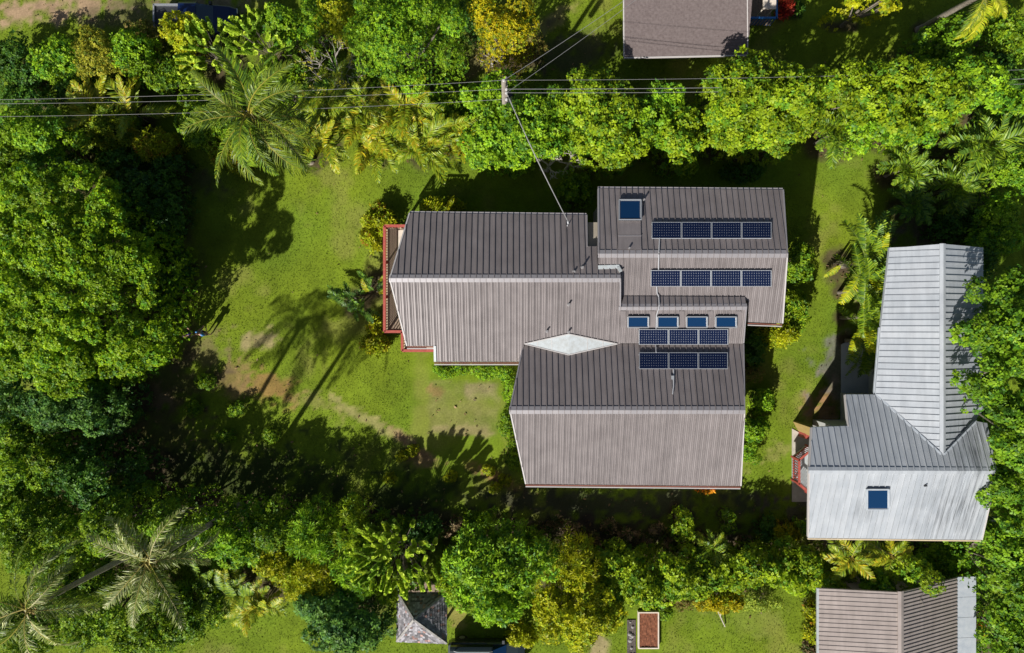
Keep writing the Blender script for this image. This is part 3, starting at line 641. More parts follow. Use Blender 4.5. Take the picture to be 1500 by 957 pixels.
# deck with red railing -------------------------------------------------------
zD, zR = 2.5, 3.45
dk = thing('wooden_deck', 'raised timber deck with red railing at the left gable end of the brown roofed house', 'deck', W(590, 420, 0))
def D2(px, py): return W(px, py, zR)[:2]
x0, yt = D2(563, 331); _, ym = D2(563, 486); x1, yb = D2(589, 514); x2 = W(637, 0, zR)[0]
xh = xw(630)
bw = .14
def boards(xa, xb, ya, yb_):
    n = int((xb-xa)/bw)
    for i in range(n):
        MB().box(xa+i*bw+.006, ya, zD-.04, xa+(i+1)*bw-.006, yb_, zD+random.uniform(0, .006)).build('deck_board', DECKW, dk)
boards(x0, x1-.02, ym, yt); boards(x1, xh, yb, yt)
mb = MB(); 
for (xa, xb, y) in ((x0, xh, yt), (x0, x1, ym), (x1, x2, yb)): mb.box(xa, y-.03, zD-.3, xb, y+.03, zD-.045)
for (x, ya, yb_) in ((x0, ym, yt), (x1, yb, ym)): mb.box(x-.03, ya, zD-.3, x+.03, yb_, zD-.045)
mb.build('deck_frame', FASC, dk)
route = [(xh-.6, yt), (x0, yt), (x0, ym), (x1, ym), (x1, yb), (x2-.05, yb)]
mb = MB(); mb2 = MB(); mb3 = MB()
for (a, b) in zip(route[:-1], route[1:]):
    mb.bar((a[0], a[1], zR), (b[0], b[1], zR), .15, .05)
    mb2.bar((a[0], a[1], zD+.14), (b[0], b[1], zD+.14), .05, .06)
    va = Vector((b[0]-a[0], b[1]-a[1])); ln = va.length; inw = Vector((va.y, -va.x)).normalized()*-1
    n = int(ln/.15)
    for i in range(n):
        p = Vector(a)+va*(i+.5)/n; mb3.box(p.x-.02, p.y-.02, zD+.1, p.x+.02, p.y+.02, zR-.05)
    nn_ = max(1, int(ln/1.6))
    for i in range(nn_+1):
        p = Vector(a)+va*i/nn_; MB().box(p.x-.05, p.y-.05, zD-.3, p.x+.05, p.y+.05, zR-.05).build('railing_post', RED, dk)
mb.build('handrail', RED, dk); mb2.build('bottom_rail', CREAM, dk); mb3.build('balusters', RED, dk)['kind'] = 'stuff'
mb = MB(); 
for (x, y) in ((x0+.1, yt-.1), (x0+.1, ym+.1), (x1+.1, yb+.1), (x2-.3, yb+.1), (x0+.1, (yt+ym)/2)): mb.box(x-.07, y-.07, 0, x+.07, y+.07, zD-.3)
mb.build('deck_pillar', FASC, dk)
# prow posts & bench seat on deck
mb = MB(); c = W(590, 345, zD+.4); mb.box(c[0]-.25, c[1]-.9, zD+.35, c[0]+.2, c[1]+.3, zD+.43); mb.box(c[0]-.2, c[1]-.85, zD, c[0]-.1, c[1]-.75, zD+.35); mb.box(c[0]+.05, c[1]+.1, zD, c[0]+.15, c[1]+.2, zD+.35)
mb.build('garden_bench', WOODF, None, base=(c[0], c[1], zD)); setp(bpy.data.objects['garden_bench'], 'pale wooden bench on the red railed deck by the roof edge', 'bench')

# white house -------------------------------------------------------------------
sW = .4; yW = W(0, 689, 7.2)[1]; WN = (0, -sW, 7.2+sW*yW); WS = (0, sW, 7.2-sW*yW)
xWr = W(1380.5, 0, 6.87)[0]; WW = (sW, 0, 6.87-sW*xWr); WE = (-sW, 0, 6.87+sW*xWr)
WH = thing('white_roofed_house', 'two storey house with white ribbed metal roof and square blue skylight at the right', 'house', W(1330, 640, 0))
roof_face(WH, WW, [(1303, 363), (1326, 362), (1380.5, 357.5), (1380.5, 665), (1282, 577), (1290, 480)], 1, .33, WHITE, minor=0, ribh=.04, ribw=.03, thick=.16)
roof_face(WH, WE, [(1381.5, 357.5), (1420, 361), (1440, 363), (1440, 600), (1428, 617), (1381.5, 665)], 1, .33, WHITE, minor=0, ribh=.05, ribw=.04, thick=.16)
roof_face(WH, WN, [(1185, 688), (1189, 626), (1242, 624), (1238, 578), (1282, 578), (1380, 666), (1428, 617), (1446, 620), (1460, 689)], 0, .31, WHITE, minor=0, ribh=.05, ribw=.045, thick=.16)
roof_face(WH, WS, [(1185, 690), (1460, 690.5), (1438, 791), (1184, 788)], 0, .31, WHITE, minor=0, ribh=.045, ribw=.03, thick=.16)
ridge(WH, WP(1184, 689, WS), WP(1461, 690, WS), .17, sW, sW, WHITE)
ridge(WH, WP(1381, 357, WW), WP(1381, 667, WW), .15, sW, sW, WHITE)
for a, b in (((1282, 577), (1378, 665)), ((1383, 665), (1430, 617))):
    mb = MB(); mb.bar(Vector(WP(*a, WN))+Vector((0, 0, .05)), Vector(WP(*b, WN))+Vector((0, 0, .05)), .09, .03); mb.build('valley_gutter', GREYM, WH)
edge_bar(WH, 'gutter', [Vector(p)+Vector((0, -.04, -.04)) for p in (WP(1184, 789, WS), WP(1438, 792, WS))], CREAM, .06, .1, 0)
edge_bar(WH, 'gutter', [Vector(p)+Vector((-.04, 0, -.04)) for p in (WP(1290, 480, WW), WP(1282, 577, WW))], GREYM, .05, .1, 0)
for a, b, p in (((1185, 688), (1189, 626), WN), ((1242, 624), (1238, 578), WN), ((1185, 691), (1184, 788), WS), ((1460, 691), (1438, 791), WS)): edge_bar(WH, 'barge_board', [WP(*a, p), WP(*b, p)], TRIM, .05, .18, .05)
xa, xb = 18.5, W(1425, 0, 5.5)[0]
w1 = gable_walls(WH, 0, xa, xb, [(yW+1.6, 0), (yW+1.6, 6.8-sW*1.6), (yW, 6.95), (yW-3.4, 6.85-sW*3.4), (yW-3.4, 0)], WALLW)
ya_, yb_ = W(0, 372, 5.5)[1], yW+.5
w2 = gable_walls(WH, 1, yb_, ya_, [(21.9, 0), (21.9, 6.4), (xWr+.2, 6.6), (xWr+2.2, 6.5-sW*2.2), (xWr+2.2, 0)], WALLW)
w3 = MB().box(20.2, yW+1.5, 0, xWr, W(0, 590, 5.4)[1], 5.3).build('wall', WALLW, WH)
for i in range(4): wall_window(w1, (xa+1.3+i*2.2, yW-3.4, 3.6), 1.1, 1.1, 0, -1, TRIM)
for i in range(3): wall_window(w2, (21.9, ya_-1.2-i*2.2, 3.6), 1.1, 1.1, 1, -1, TRIM)
skylight(WH, WS, 1267.5, 716, 1299.5, 745.5, .15, .07, GREYM, label='square blue skylight on the white south slope')
vent(WH, 1355, 711, WS, .15, .04, DARKP)
# tall wing wall, small balcony and its railing
wm = MB(); a = Vector(W(1163, 617, 0)); b2 = Vector((a.x+.35, a.y-.62, 0)); wm.add([], [])
wm.bar((a.x, a.y, 5.1), (b2.x+.0, b2.y, 5.1), .14, 5.1)
wing = wm.build('privacy_screen', OLIVEW, WH); wing['label'] = 'tall olive timber screen wall beside the entry path'
bl = thing('small_balcony', 'small red railed balcony bulging from the left end of the white roofed house', 'balcony', W(1195, 690, 0))
zf, zr_ = 1.0, 1.95
PB = [W(x, y, zr_)[:2] for x, y in ((1192, 657), (1171, 674), (1171, 709), (1192, 727))]; xi = xa+.02
mb = MB(); mb.prism([PB[0], PB[1], PB[2], PB[3], (xi, PB[3][1]), (xi, PB[0][1])], zf-.15, zf); mb.build('floor', FLASH, bl)
mb = MB(); m2 = MB(); m3 = MB()
for a, b in zip(PB[:-1], PB[1:]):
    mb.bar((*a, zr_), (*b, zr_), .12, .06); m2.bar((*a, zf+.15), (*b, zf+.15), .05, .06)
    n = 9
    for i in range(n): p = Vector(a).lerp(Vector(b), (i+.5)/n); m3.box(p.x-.02, p.y-.02, zf, p.x+.02, p.y+.02, zr_-.05)
for p in PB: MB().box(p[0]-.05, p[1]-.05, zf-.2, p[0]+.05, p[1]+.05, zr_).build('post', RED, bl)
mb.build('handrail', RED, bl); m2.build('bottom_rail', RED, bl); m3.build('balusters', RED, bl)['kind'] = 'stuff'
e = W(1183, 636, 1.1); mb = MB(); mb.box(e[0]-.1, e[1]-.3, 0, e[0]+.12, e[1]+.3, 1.1); mb.build('red_pillar', RED, WH)

# tan corrugated house, bottom right ------------------------------------------
yE = W(0, 868, 5.5)[1]; xE = W(1319, 0, 5.5)[0]
EW = (.125, 0, 5.5-.125*xE); EE = (-.46, 0, 5.5+.46*xE)
TH = thing('tan_roofed_house', 'house with tan corrugated metal roof and grey lean-to strip at the bottom right', 'house', W(1310, 930, 0))
roof_face(TH, EW, [(1199, 862), (1318.5, 868), (1318.5, 1100), (1199, 1090)], 1, .24, TAN, minor=0, ribh=.028, ribw=.09, joined=True, name='corrugation')
roof_face(TH, EE, [(1319.5, 868), (1402, 847), (1402, 1060), (1319.5, 1100)], 1, .205, TAN, minor=0, ribh=.04, ribw=.085, joined=True, name='corrugation')
ridge(TH, WP(1319, 866, EE), WP(1319, 1098, EE), .17, .46, .125, TAN, lift=.09)
q = [W(1402, 846, 3.42), W(1430, 845, 3.3)]
for i in range(6):
    y1_ = q[0][1]-i*1.15; MB().slab([(q[0][0]-.1, y1_-1.14, 3.4), (q[1][0], y1_-1.14, 3.28), (q[1][0], y1_, 3.29), (q[0][0]-.1, y1_, 3.41)], .05).build('lean_to_sheet', GREYM, TH)
edge_bar(TH, 'gutter', [WP(1198, 862, EW), WP(1198, 1090, EW)], FLASH, .1, .12, .02)
gable_walls(TH, 1, W(0, 1080, 5)[1], W(0, 876, 5)[1], [(xE-1.7, 0), (xE-1.7, 5.05), (xE, 5.25), (xE+3.9, 3.55), (xE+3.9, 0)], WALLB)
mb = MB(); p = [Vector(WP(x, y, EE))+Vector((0, 0, .12)) for x, y in ((1353, 861), (1346, 879), (1352, 886))]; mb.tube(p, .012, 4); mb.build('fallen_twig', BARK, None, base=tuple(p[0])); setp(bpy.data.objects['fallen_twig'], 'thin dark twig lying on the tan corrugated roof near the ridge', 'twig')

# shingled house, top ------------------------------------------------------------
FP = (0, .28, 0); y0F = W(0, 83, 3.3)[1]; FP = (0, .28, 3.3-.28*y0F)
SHI = mat('asphalt_shingle', (.105, .08, .075), .95, noise=(.145, .115, .108), scale=7, bump=.5, bscale=40)
SH = thing('shingled_house', 'house with plain greyish brown shingle roof at the top of the photo', 'house', W(1005, 20, 0))
FS = [(914, 83.5), (1095, 79.5), (1094, -100), (913, -100)]
P3 = [WP(x, y, FP) for x, y in FS]; mb = MB(); mb.slab(P3, .15); rf = mb.build('roof', SHI, SH)
mb = MB(); ly = P3[0][1]; xl, xr = P3[3][0], P3[2][0]; k = 0
while ly < P3[3][1]-.2:
    xq = xl; a0 = P3[0][0]; a1 = P3[1][0]; q = a0+(k % 2)*.15
    while q < a1-.02:
        qq = min(q+.31, a1); j = random.uniform(0, .006); yy = ly+(P3[1][1]-P3[0][1])*(q-a0)/(a1-a0); zz = FP[1]*yy+FP[2]
        mb.add([(q+.008, yy, zz+.022+j), (qq-.004, yy, zz+.022+j), (qq-.004, yy+.15, zz+.006+.28*.15), (q+.008, yy+.15, zz+.006+.28*.15), (q+.008, yy, zz), (qq-.004, yy, zz)], [(0, 1, 2, 3), (4, 5, 1, 0)]); q += .31
    ly += .15; k += 1
mb.build('shingles', SHI, rf)['kind'] = 'stuff'
edge_bar(SH, 'gutter', [Vector(P3[0])+Vector((0, -.05, 0)), Vector(P3[1])+Vector((0, -.05, 0))], TRIM, .06, .12, 0)
edge_bar(SH, 'barge_board', [P3[0], P3[3]], TRIM, .05, .15, .03); edge_bar(SH, 'barge_board', [P3[1], P3[2]], TRIM, .05, .15, .03)
MB().box(P3[0][0]+.9, 16.7, 0, P3[1][0]-.3, P3[3][1]-.4, 3.6).build('wall', WALLB, SH)
pc = thing('blue_railed_porch', 'porch with blue top rail in the shade beside the shingled house', 'porch', W(1117, 10, 0))
zp = 1.9; a = W(1095, 26, zp); b = W(1138, 26, zp); c = W(1138, -60, zp)
mb = MB(); mb.bar((a[0]-.3, a[1], zp), (b[0], b[1], zp), .12, .08); mb.bar((b[0], b[1]-.06, zp), c, .1, .08); mb.build('blue_rail', BLUER, pc)
mb = MB()
for i in range(11): mb.box(a[0]-.2+i*.19, a[1], .8, a[0]-.16+i*.19, a[1]+.04, zp-.08)
mb.build('balusters', BLUER, pc)['kind'] = 'stuff'
for i in range(13): MB().box(a[0]-.2+i*.155, a[1]+.05, .74, a[0]-.055+i*.155, c[1], .8+random.uniform(0, .01)).build('deck_board', DECKW, pc)
mb = MB(); q = W(1127, 8, 2.2); mb.box(q[0]-.35, q[1]-.2, 2.1, q[0]+.4, q[1]+3, 2.2); mb.box(q[0]-.3, q[1]-.1, .8, q[0]-.25, q[1]-.05, 2.1); mb.box(q[0]+.3, q[1]-.1, .8, q[0]+.35, q[1]-.05, 2.1); mb.build('awning', WOODF, pc)

# gazebo ---------------------------------------------------------------------------
gz = thing('garden_gazebo', 'small square gazebo with pyramid roof of grey wood shingles', 'gazebo', W(618, 905, 0))
C4 = [Vector(W(581, 940, 2.6)), Vector(W(654.5, 943, 2.6)), Vector(W(653.5, 868, 2.6)), Vector(W(582, 868, 2.6))]; AP = Vector(W(606, 908, 4.3))
mb = MB()
for i in range(4): mb.add([C4[i], C4[(i+1) % 4], AP], [(0, 1, 2)])
mb.add(C4, [(3, 2, 1, 0)]); rf = mb.build('roof', MULCH, gz)
SHK = attr_mat('wood_shake', .9, .2); V = []; F = []; Cc = []; rg = random.Random(3)
for f in range(4):
    a, b = C4[f], C4[(f+1) % 4]; nrm = (b-a).cross(AP-a).normalized(); rows = 13
    for r in range(rows):
        t0, t1 = r/rows, min(1, (r+1.25)/rows); L0, R0 = a.lerp(AP, t0), b.lerp(AP, t0); L1, R1 = a.lerp(AP, t1), b.lerp(AP, t1); wd = (R0-L0).length; n = max(1, int(wd/.15)); 
        for i in range(n):
            jj = rg.uniform(.02, .045); u0, u1 = (i+.04)/n, (i+.96)/n
            q = [L0.lerp(R0, u0)+nrm*jj, L0.lerp(R0, u1)+nrm*jj, L1.lerp(R1, u1)+nrm*.012, L1.lerp(R1, u0)+nrm*.012, L0.lerp(R0, u0), L0.lerp(R0, u1)]
            k = len(V); V += q; F += [(k, k+1, k+2, k+3), (k+4, k+5, k+1, k)]; g = rg.choice([.09, .13, .17, .22, .3]); cc = (g*1.02, g*.97, g*1.02) if rg.random() > .08 else (g*1.3, g*.8, g*.7); Cc += [cc]*6
o = mk('shingles', V, F, SHK, rf, np.array(Cc)); o['kind'] = 'stuff'
for i in range(4):
    mb = MB(); mb.bar(C4[i]+Vector((0, 0, .06)), AP+Vector((0, 0, .06)), .12, .03); mb.build('hip_cap', STONE, gz)
    p = C4[i].lerp(C4[(i+2) % 4], .1); MB().box(p.x-.06, p.y-.06, 0, p.x+.06, p.y+.06, 2.62).build('post', DECKW, gz)
MB().box(C4[0].x+.3, C4[0].y+.3, .0, C4[1].x-.3, C4[2].y-.3, .12).build('floor', DECKW, gz)

# garden bed, mulch strip, boards -------------------------------------------------
rb = thing('raised_garden_bed', 'rectangular raised garden bed of pale boards filled with reddish soil', 'garden bed', W(950, 923, 0))
x0, y0, _ = W(935, 951, .3); x1, y1, _ = W(965.5, 897, .3)
for bx in ((x0, y0, x1, y0+.07), (x0, y1-.07, x1, y1), (x0, y0+.07, x0+.07, y1-.07), (x1-.07, y0+.07, x1, y1-.07)): MB().box(bx[0], bx[1], 0, bx[2], bx[3], .3).build('board', WOODF, rb)
n = 14; V = []; F = []
for j in range(n+1):
    for i in range(n+1): V.append((x0+.07+(x1-x0-.14)*i/n, y0+.07+(y1-y0-.14)*j/n, .2+.06*random.random()))
for j in range(n):
    for i in range(n): F.append((j*(n+1)+i, j*(n+1)+i+1, (j+1)*(n+1)+i+1, (j+1)*(n+1)+i))
mk('soil', V, F, SOIL, rb)
x0, y0, _ = W(918.5, 1010); x1, y1, _ = W(931, 908)
ms = MB(); ms.box(x0, y0, -.05, x1, y1, .05); o = ms.build('mulch_strip', MULCH, None, base=(x0, y0, 0)); setp(o, kind='structure')
rg = random.Random(8)
for i in range(16):
    s = rg.uniform(.05, .13); x = rg.uniform(x0+.1, x1-.1); y = rg.uniform(y0+1, y1-.1); mb = MB()
    mb.tube([(x, y, .02), (x+.01, y, .05+s*.4), (x, y+.01, .05+s)], [s, s*1.1, s*.4], 6)
    o = mb.build('edging_stone', STONE, None, base=(x, y, 0)); setp(o, 'grey stone lying in the narrow dark mulch strip left of the garden bed', 'stone', 'stones in the mulch strip')
def slab_path(name, pts, z, m, lab=None):
    mb = MB(); mb.prism([W(x, y)[:2] for x, y in pts], -.05, z); o = mb.build(name, m, None, base=W(*pts[0])); o['kind'] = 'structure'
slab_path('path', [(1160, 628), (1190, 645), (1190, 735), (1160, 735)], .05, CONC)
slab_path('patio', [(1232, 505), (1300, 470), (1300, 575), (1232, 590)], .05, PATIO)
slab_path('side_patio', [(1264, 352), (1300, 352), (1300, 440), (1264, 440)], .046, CONC)

# forked stake and prunings ------------------------------------------------------
mb = MB(); mb.tube([W(1057, 893, .9), W(1055, 903, .5), W(1062, 918, .1)], .035, 6); mb.tube([W(1055, 903, .5), W(1051, 895, .8)], .03, 5); o = mb.build('dead_branch', TWIG, None, base=W(1058, 905)); setp(o, 'forked bare branch poking out of the yellow shrub over the lawn', 'branch')

# ------------------------------------------------------------ vehicles
def wheel(parent, x, y, z, r, wd):
    mb = MB(); mb.tube([(x, y-wd/2, z), (x, y-wd/2+.03, z), (x, y+wd/2-.03, z), (x, y+wd/2, z)], [r*.85, r, r, r*.85], 18); t = mb.build('wheel', RUBBER, parent)
    mb = MB(); mb.tube([(x, y-wd/2-.01, z), (x, y+wd/2+.01, z)], r*.55, 12); mb.build('rim', ALU, t)
def loft(st):
    mb = MB(); n = 10; k = 0
    for (x, hw, ht, zb_, zt_, r) in st:
        ring = [(-hw, zb_), (-hw, zt_-r), (-ht-(hw-ht)*.3, zt_-r*.35), (-ht+.04, zt_), (-ht*.3, zt_+.02), (ht*.3, zt_+.02), (ht-.04, zt_), (ht+(hw-ht)*.3, zt_-r*.35), (hw, zt_-r), (hw, zb_)]
        mb.v += [(x, y, z) for y, z in ring]
    for i in range(len(st)-1):
        for j in range(n): mb.f.append((i*n+j, i*n+(j+1) % n, (i+1)*n+(j+1) % n, (i+1)*n+j))
    mb.f.append(tuple(reversed(range(n)))); mb.f.append(tuple((len(st)-1)*n+j for j in range(n))); return mb
def xf(mb, ox, oy, rz=0): mb.v = [(ox+x*cos(rz)-y*sin(rz), oy+x*sin(rz)+y*cos(rz), z) for x, y, z in mb.v]; return mb
tk = thing('pickup_truck', 'dark blue pickup truck half hidden behind shrubs in the shade at the top left', 'truck', W(284, 25))
ox, oy, _ = W(284, 27, 1.2)
xf(loft([(-2.45, .88, .84, .45, 1.0, .06), (-.75, .9, .86, .4, 1.02, .06)]), ox, oy).build('bed_side', BLUEP, tk)
xf(MB().box(-2.38, -.76, 1.02, -.85, .76, 1.045), ox, oy).build('bed_floor', DARKP, tk)
m_ = MB(); m_.box(-2.45, -.9, 1.03, -.78, -.8, 1.16); m_.box(-2.45, .8, 1.03, -.78, .9, 1.16); m_.box(-2.48, -.88, 1.03, -2.4, .88, 1.16); xf(m_, ox, oy).build('bed_rail', ALU, tk)
xf(loft([(-.75, .9, .86, .4, 1.1, .08), (1.0, .9, .86, .4, 1.12, .1), (2.0, .88, .8, .42, 1.05, .12), (2.42, .8, .7, .5, .92, .15)]), ox, oy).build('body', BLUEP, tk, smooth=False)
xf(loft([(-.72, .8, .68, 1.1, 1.7, .12), (.35, .8, .66, 1.1, 1.72, .12)]), ox, oy).build('cab', BLUEP, tk)
m_ = MB(); m_.add([(.36, -.68, 1.7), (.36, .68, 1.7), (1.12, .78, 1.13), (1.12, -.78, 1.13), (.3, -.6, 1.2), (.3, .6, 1.2)], [(3, 2, 1, 0), (4, 3, 0), (1, 2, 5)]); xf(m_, ox, oy).build('windshield', WGLASS, tk)
for s in (-1, 1):
    xf(MB().box(.9, s*.92-.1, 1.1, 1.05, s*.92+.1, 1.25), ox, oy).build('mirror', DARKP, tk); xf(MB().box(2.3, s*.6-.14, .75, 2.45, s*.6+.14, .88), ox, oy).build('headlight', LAMP, tk)
    for x in (-1.65, 1.6): wheel(tk, ox+x, oy+s*.8, .36, .36, .24)
cv = thing('estate_car', 'dark car with roof rails parked in shade below the gazebo, cut by the bottom edge', 'car', W(712, 968))
ox, oy, _ = W(712, 968, 1.4)
xf(loft([(-2.3, .75, .7, .45, .95, .12), (-2.1, .88, .82, .4, 1.0, .1), (1.0, .9, .84, .4, 1.02, .1), (1.9, .86, .76, .42, .92, .12), (2.3, .7, .6, .5, .8, .12)]), ox, oy).build('body', GREENP, cv)
xf(loft([(-2.15, .78, .62, .98, 1.42, .1), (-1.6, .8, .62, .98, 1.5, .12), (.4, .8, .62, .98, 1.5, .12)]), ox, oy).build('cabin', GREENP, cv)
m_ = MB(); m_.add([(.41, -.64, 1.48), (.41, .64, 1.48), (1.2, .76, 1.03), (1.2, -.76, 1.03), (.38, -.7, 1.0), (.38, .7, 1.0)], [(3, 2, 1, 0), (4, 3, 0), (1, 2, 5)]); xf(m_, ox, oy).build('windshield', GLASS, cv)
for s in (-1, 1):
    m_ = MB(); m_.tube([(-1.9, s*.6, 1.5), (-1.7, s*.6, 1.6), (.2, s*.6, 1.6), (.38, s*.6, 1.5)], .025, 6); xf(m_, ox, oy).build('roof_rail', ALU, cv)
    xf(MB().box(.95, s*.95-.1, .98, 1.1, s*.95+.1, 1.12), ox, oy).build('mirror', DARKP, cv); xf(MB().box(2.15, s*.55-.14, .68, 2.32, s*.55+.14, .8), ox, oy).build('headlight', LAMP, cv)
    for x in (-1.5, 1.45): wheel(cv, ox+x, oy+s*.8, .34, .34, .22)

# ------------------------------------------------------------ utility pole and cables
up_ = thing('utility_pole', 'wooden utility pole with crossarm above the hedge, carrying the cables', 'utility pole', W(738, 119, 9)[:2]+(0,))
pb = W(738, 119, 9.)
m_ = MB(); m_.tube([(pb[0], pb[1], 0), (pb[0], pb[1], 9.)], [.17, .12], 10); m_.build('pole', POLEM, up_)
m_ = MB(); m_.bar((pb[0]+.12, pb[1]-.75, 8.35), (pb[0]+.12, pb[1]+.45, 8.35), .11, .12); m_.build('crossarm', POLEM, up_)
m_ = MB(); m_.tube([(pb[0]+.25, pb[1]-.3, 7.2), (pb[0]+.25, pb[1]-.3, 8.0)], .17, 12); m_.tube([(pb[0]+.25, pb[1]-.3, 8.0), (pb[0]+.25, pb[1]-.3, 8.1)], .08, 8); m_.build('transformer', DARKP, up_)
ins = [(pb[0], pb[1], 9.12), (pb[0]+.12, pb[1]-.2, 8.47), (pb[0]+.12, pb[1]-.38, 8.47), (pb[0]+.12, pb[1]-.7, 8.47)]
for p in ins: MB().tube([(p[0], p[1], p[2]-.13), (p[0], p[1], p[2]-.06), (p[0], p[1], p[2])], [.03, .07, .05], 8).build('insulator', CERAM, up_)
def cable(name, a, b, sag, label, r=.0075, n=26):
    a = Vector(a); b = Vector(b); P = [a.lerp(b, i/n)-Vector((0, 0, sag*4*(i/n)*(1-i/n))) for i in range(n+1)]
    o = MB().tube(P, r, 5).build(name, WIRE, None, base=tuple(a)); return setp(o, label, 'cable', 'overhead cables')
cable('overhead_cable', ins[0], W(-120, 148, 9.2), .5, 'topmost pale cable running left from the utility pole over the coconut palm')
cable('overhead_cable', ins[1], W(-120, 153, 8.7), .5, 'middle pale cable running left from the utility pole')
cable('overhead_cable', ins[3], W(-120, 172, 8.7), .6, 'lowest pale cable running left from the pole, over the green tree at the left edge')
cable('overhead_cable', ins[0], W(1620, 97, 5.6), .5, 'upper pale cable running right from the utility pole past the shingled house')
cable('overhead_cable', ins[1], W(1620, 110, 4.4), .6, 'lower pale cable running right from the pole along the hedge, nearer the shingled house', .012)
cable('overhead_cable', ins[2], W(1620, 118, 4.2), .6, 'lower pale cable running right from the pole, just over the hedge tops', .010)
cable('overhead_cable', ins[0], W(1000, -60, 7.5), .3, 'thin cable climbing from the pole towards the top edge, left of its twin', .012)
cable('overhead_cable', ins[2], W(1010, -60, 7.0), .3, 'thin cable climbing from the pole towards the top edge, right of its twin', .010)
mt = mast+Vector((-.05, .12, .86))
cable('service_drop', ins[2], mt, .35, 'pale service cable from the utility pole down to the mast on the brown roof', .022)
cable('service_drop', (pb[0]+.1, pb[1]-.1, 8.0), mt+Vector((.03, .02, -.05)), .75, 'thin second service cable sagging beside the main drop to the roof mast', .012)

# ------------------------------------------------------------ the two people on the lawn
SKIN = mat('skin', (.42, .24, .16), .6); PURP = mat('navy_purple_cloth', (.03, .02, .10), .9); LBLUE = mat('light_blue_cloth', (.05, .19, .42), .9); DSH = mat('dark_cloth', (.03, .03, .04), .9); HAIR = mat('brown_hair', (.07, .035, .015), .8); STRAW = mat('pale_cap', (.45, .38, .28), .9)
def skin_mesh(name, V, E, Rr, m, parent, root=0, sub=1):
    me = bpy.data.meshes.new(name); me.from_pydata([tuple(v) for v in V], E, []); me.update(); me.materials.append(m)
    o = bpy.data.objects.new(name, me); COL.objects.link(o); o.parent = parent
    md = o.modifiers.new('skin', 'SKIN'); md.use_smooth_shade = True; sv = me.skin_vertices[0].data
    for i, r in enumerate(Rr): sv[i].radius = (r, r) if not hasattr(r, '__len__') else r; sv[i].use_root = (i == root)
    s = o.modifiers.new('sub', 'SUBSURF'); s.levels = sub; s.render_levels = sub; BASE[o.name] = BASE[parent.name]; return o
def person(px, py, rz, shirt, shorts, hat, label):
    b = W(px, py, 1.4); t = thing('person', label, 'person', (b[0], b[1], 0)); t.rotation_euler = (0, 0, rz)
    V = [(0,0,.95),(0,0,1.15),(0,.01,1.35),(0,.02,1.48),(0,.04,1.56),(0,.06,1.66)]; E = [(0,1),(1,2),(2,3),(3,4),(4,5)]; Q = [(.15,.11),(.13,.1),(.16,.11),.06,.075,.085]
    for s in (-1, 1):
        k = len(V); V += [(s*.2,0,1.42),(s*.25,.06,1.15),(s*.16,.32,1.12),(s*.1,.38,1.13)]; E += [(2,k),(k,k+1),(k+1,k+2),(k+2,k+3)]; Q += [.06,.045,.032,.03]
        for j, (dx, dy) in enumerate(((-.03,.08),(-.01,.095),(.01,.09),(.03,.075),(-.06*s*s,.03))):
            V.append((s*.1+dx*s*-1, .38+dy, 1.13)); E.append((k+3, len(V)-1)); Q.append(.009)
        k = len(V); V += [(s*.1,0,.85),(s*.11,.02,.48),(s*.12,-.01,.09),(s*.13,.14,.04)]; E += [(0,k),(k,k+1),(k+1,k+2),(k+2,k+3)]; Q += [.085,.055,.04,.035]
    skin_mesh('body', V, E, Q, SKIN, t)
    V2 = [(0,0,.98),(0,0,1.15),(0,.01,1.36)]; E2 = [(0,1),(1,2)]; Q2 = [(.165,.125),(.15,.115),(.175,.125)]
    for s in (-1, 1): k = len(V2); V2 += [(s*.205,0,1.43),(s*.245,.045,1.22)]; E2 += [(2,k),(k,k+1)]; Q2 += [.075,.06]
    skin_mesh('shirt', V2, E2, Q2, shirt, t)
    V3 = [(0,0,.95)]; E3 = []; Q3 = [(.165,.125)]
    for s in (-1, 1): k = len(V3); V3 += [(s*.1,0,.82),(s*.115,.02,.52)]; E3 += [(0,k),(k,k+1)]; Q3 += [.1,.075]
    skin_mesh('shorts', V3, E3, Q3, shorts, t)
    skin_mesh('hair', [(0,.02,1.72),(0,-.01,1.66),(0,-.02,1.58)], [(0,1),(1,2)], [.085,.092,.06], hat, t)
    return t
person(272, 491, .3, PURP, DSH, HAIR, 'standing person in dark purple top holding a white controller, left of the other person')
person(292, 489, -.5, LBLUE, DSH, HAIR, 'standing person in light blue shirt in the shade, right of the other person')
b = Vector(W(272, 491, 1.4)); rr = Matrix.Rotation(.3, 3, 'Z'); c = rr @ Vector((0, .46, 0)); m_ = MB(); m_.box(b.x+c.x-.1, b.y+c.y-.05, 1.13, b.x+c.x+.1, b.y+c.y+.06, 1.17); o = m_.build('remote_controller', FLASH, None, base=(b.x+c.x, b.y+c.y, 1.13)); setp(o, 'small white remote controller in the hands of the person in dark purple', 'controller')

#PLANTS
# ------------------------------------------------------------ trees, hedge trees and shrubs
def T(px, py, rx, ry, z, sty, pal, label, name='leafy_tree', cat='tree', **k): return tree(name, px, py, rx, ry, z, sty, pal, label, cat, **k)
def S(px, py, rx, ry, z, sty, pal, label, name='shrub', cat='shrub', **k): k.setdefault('zb', z*.3); return tree(name, px, py, rx, ry, z, sty, pal, label, cat, **k)
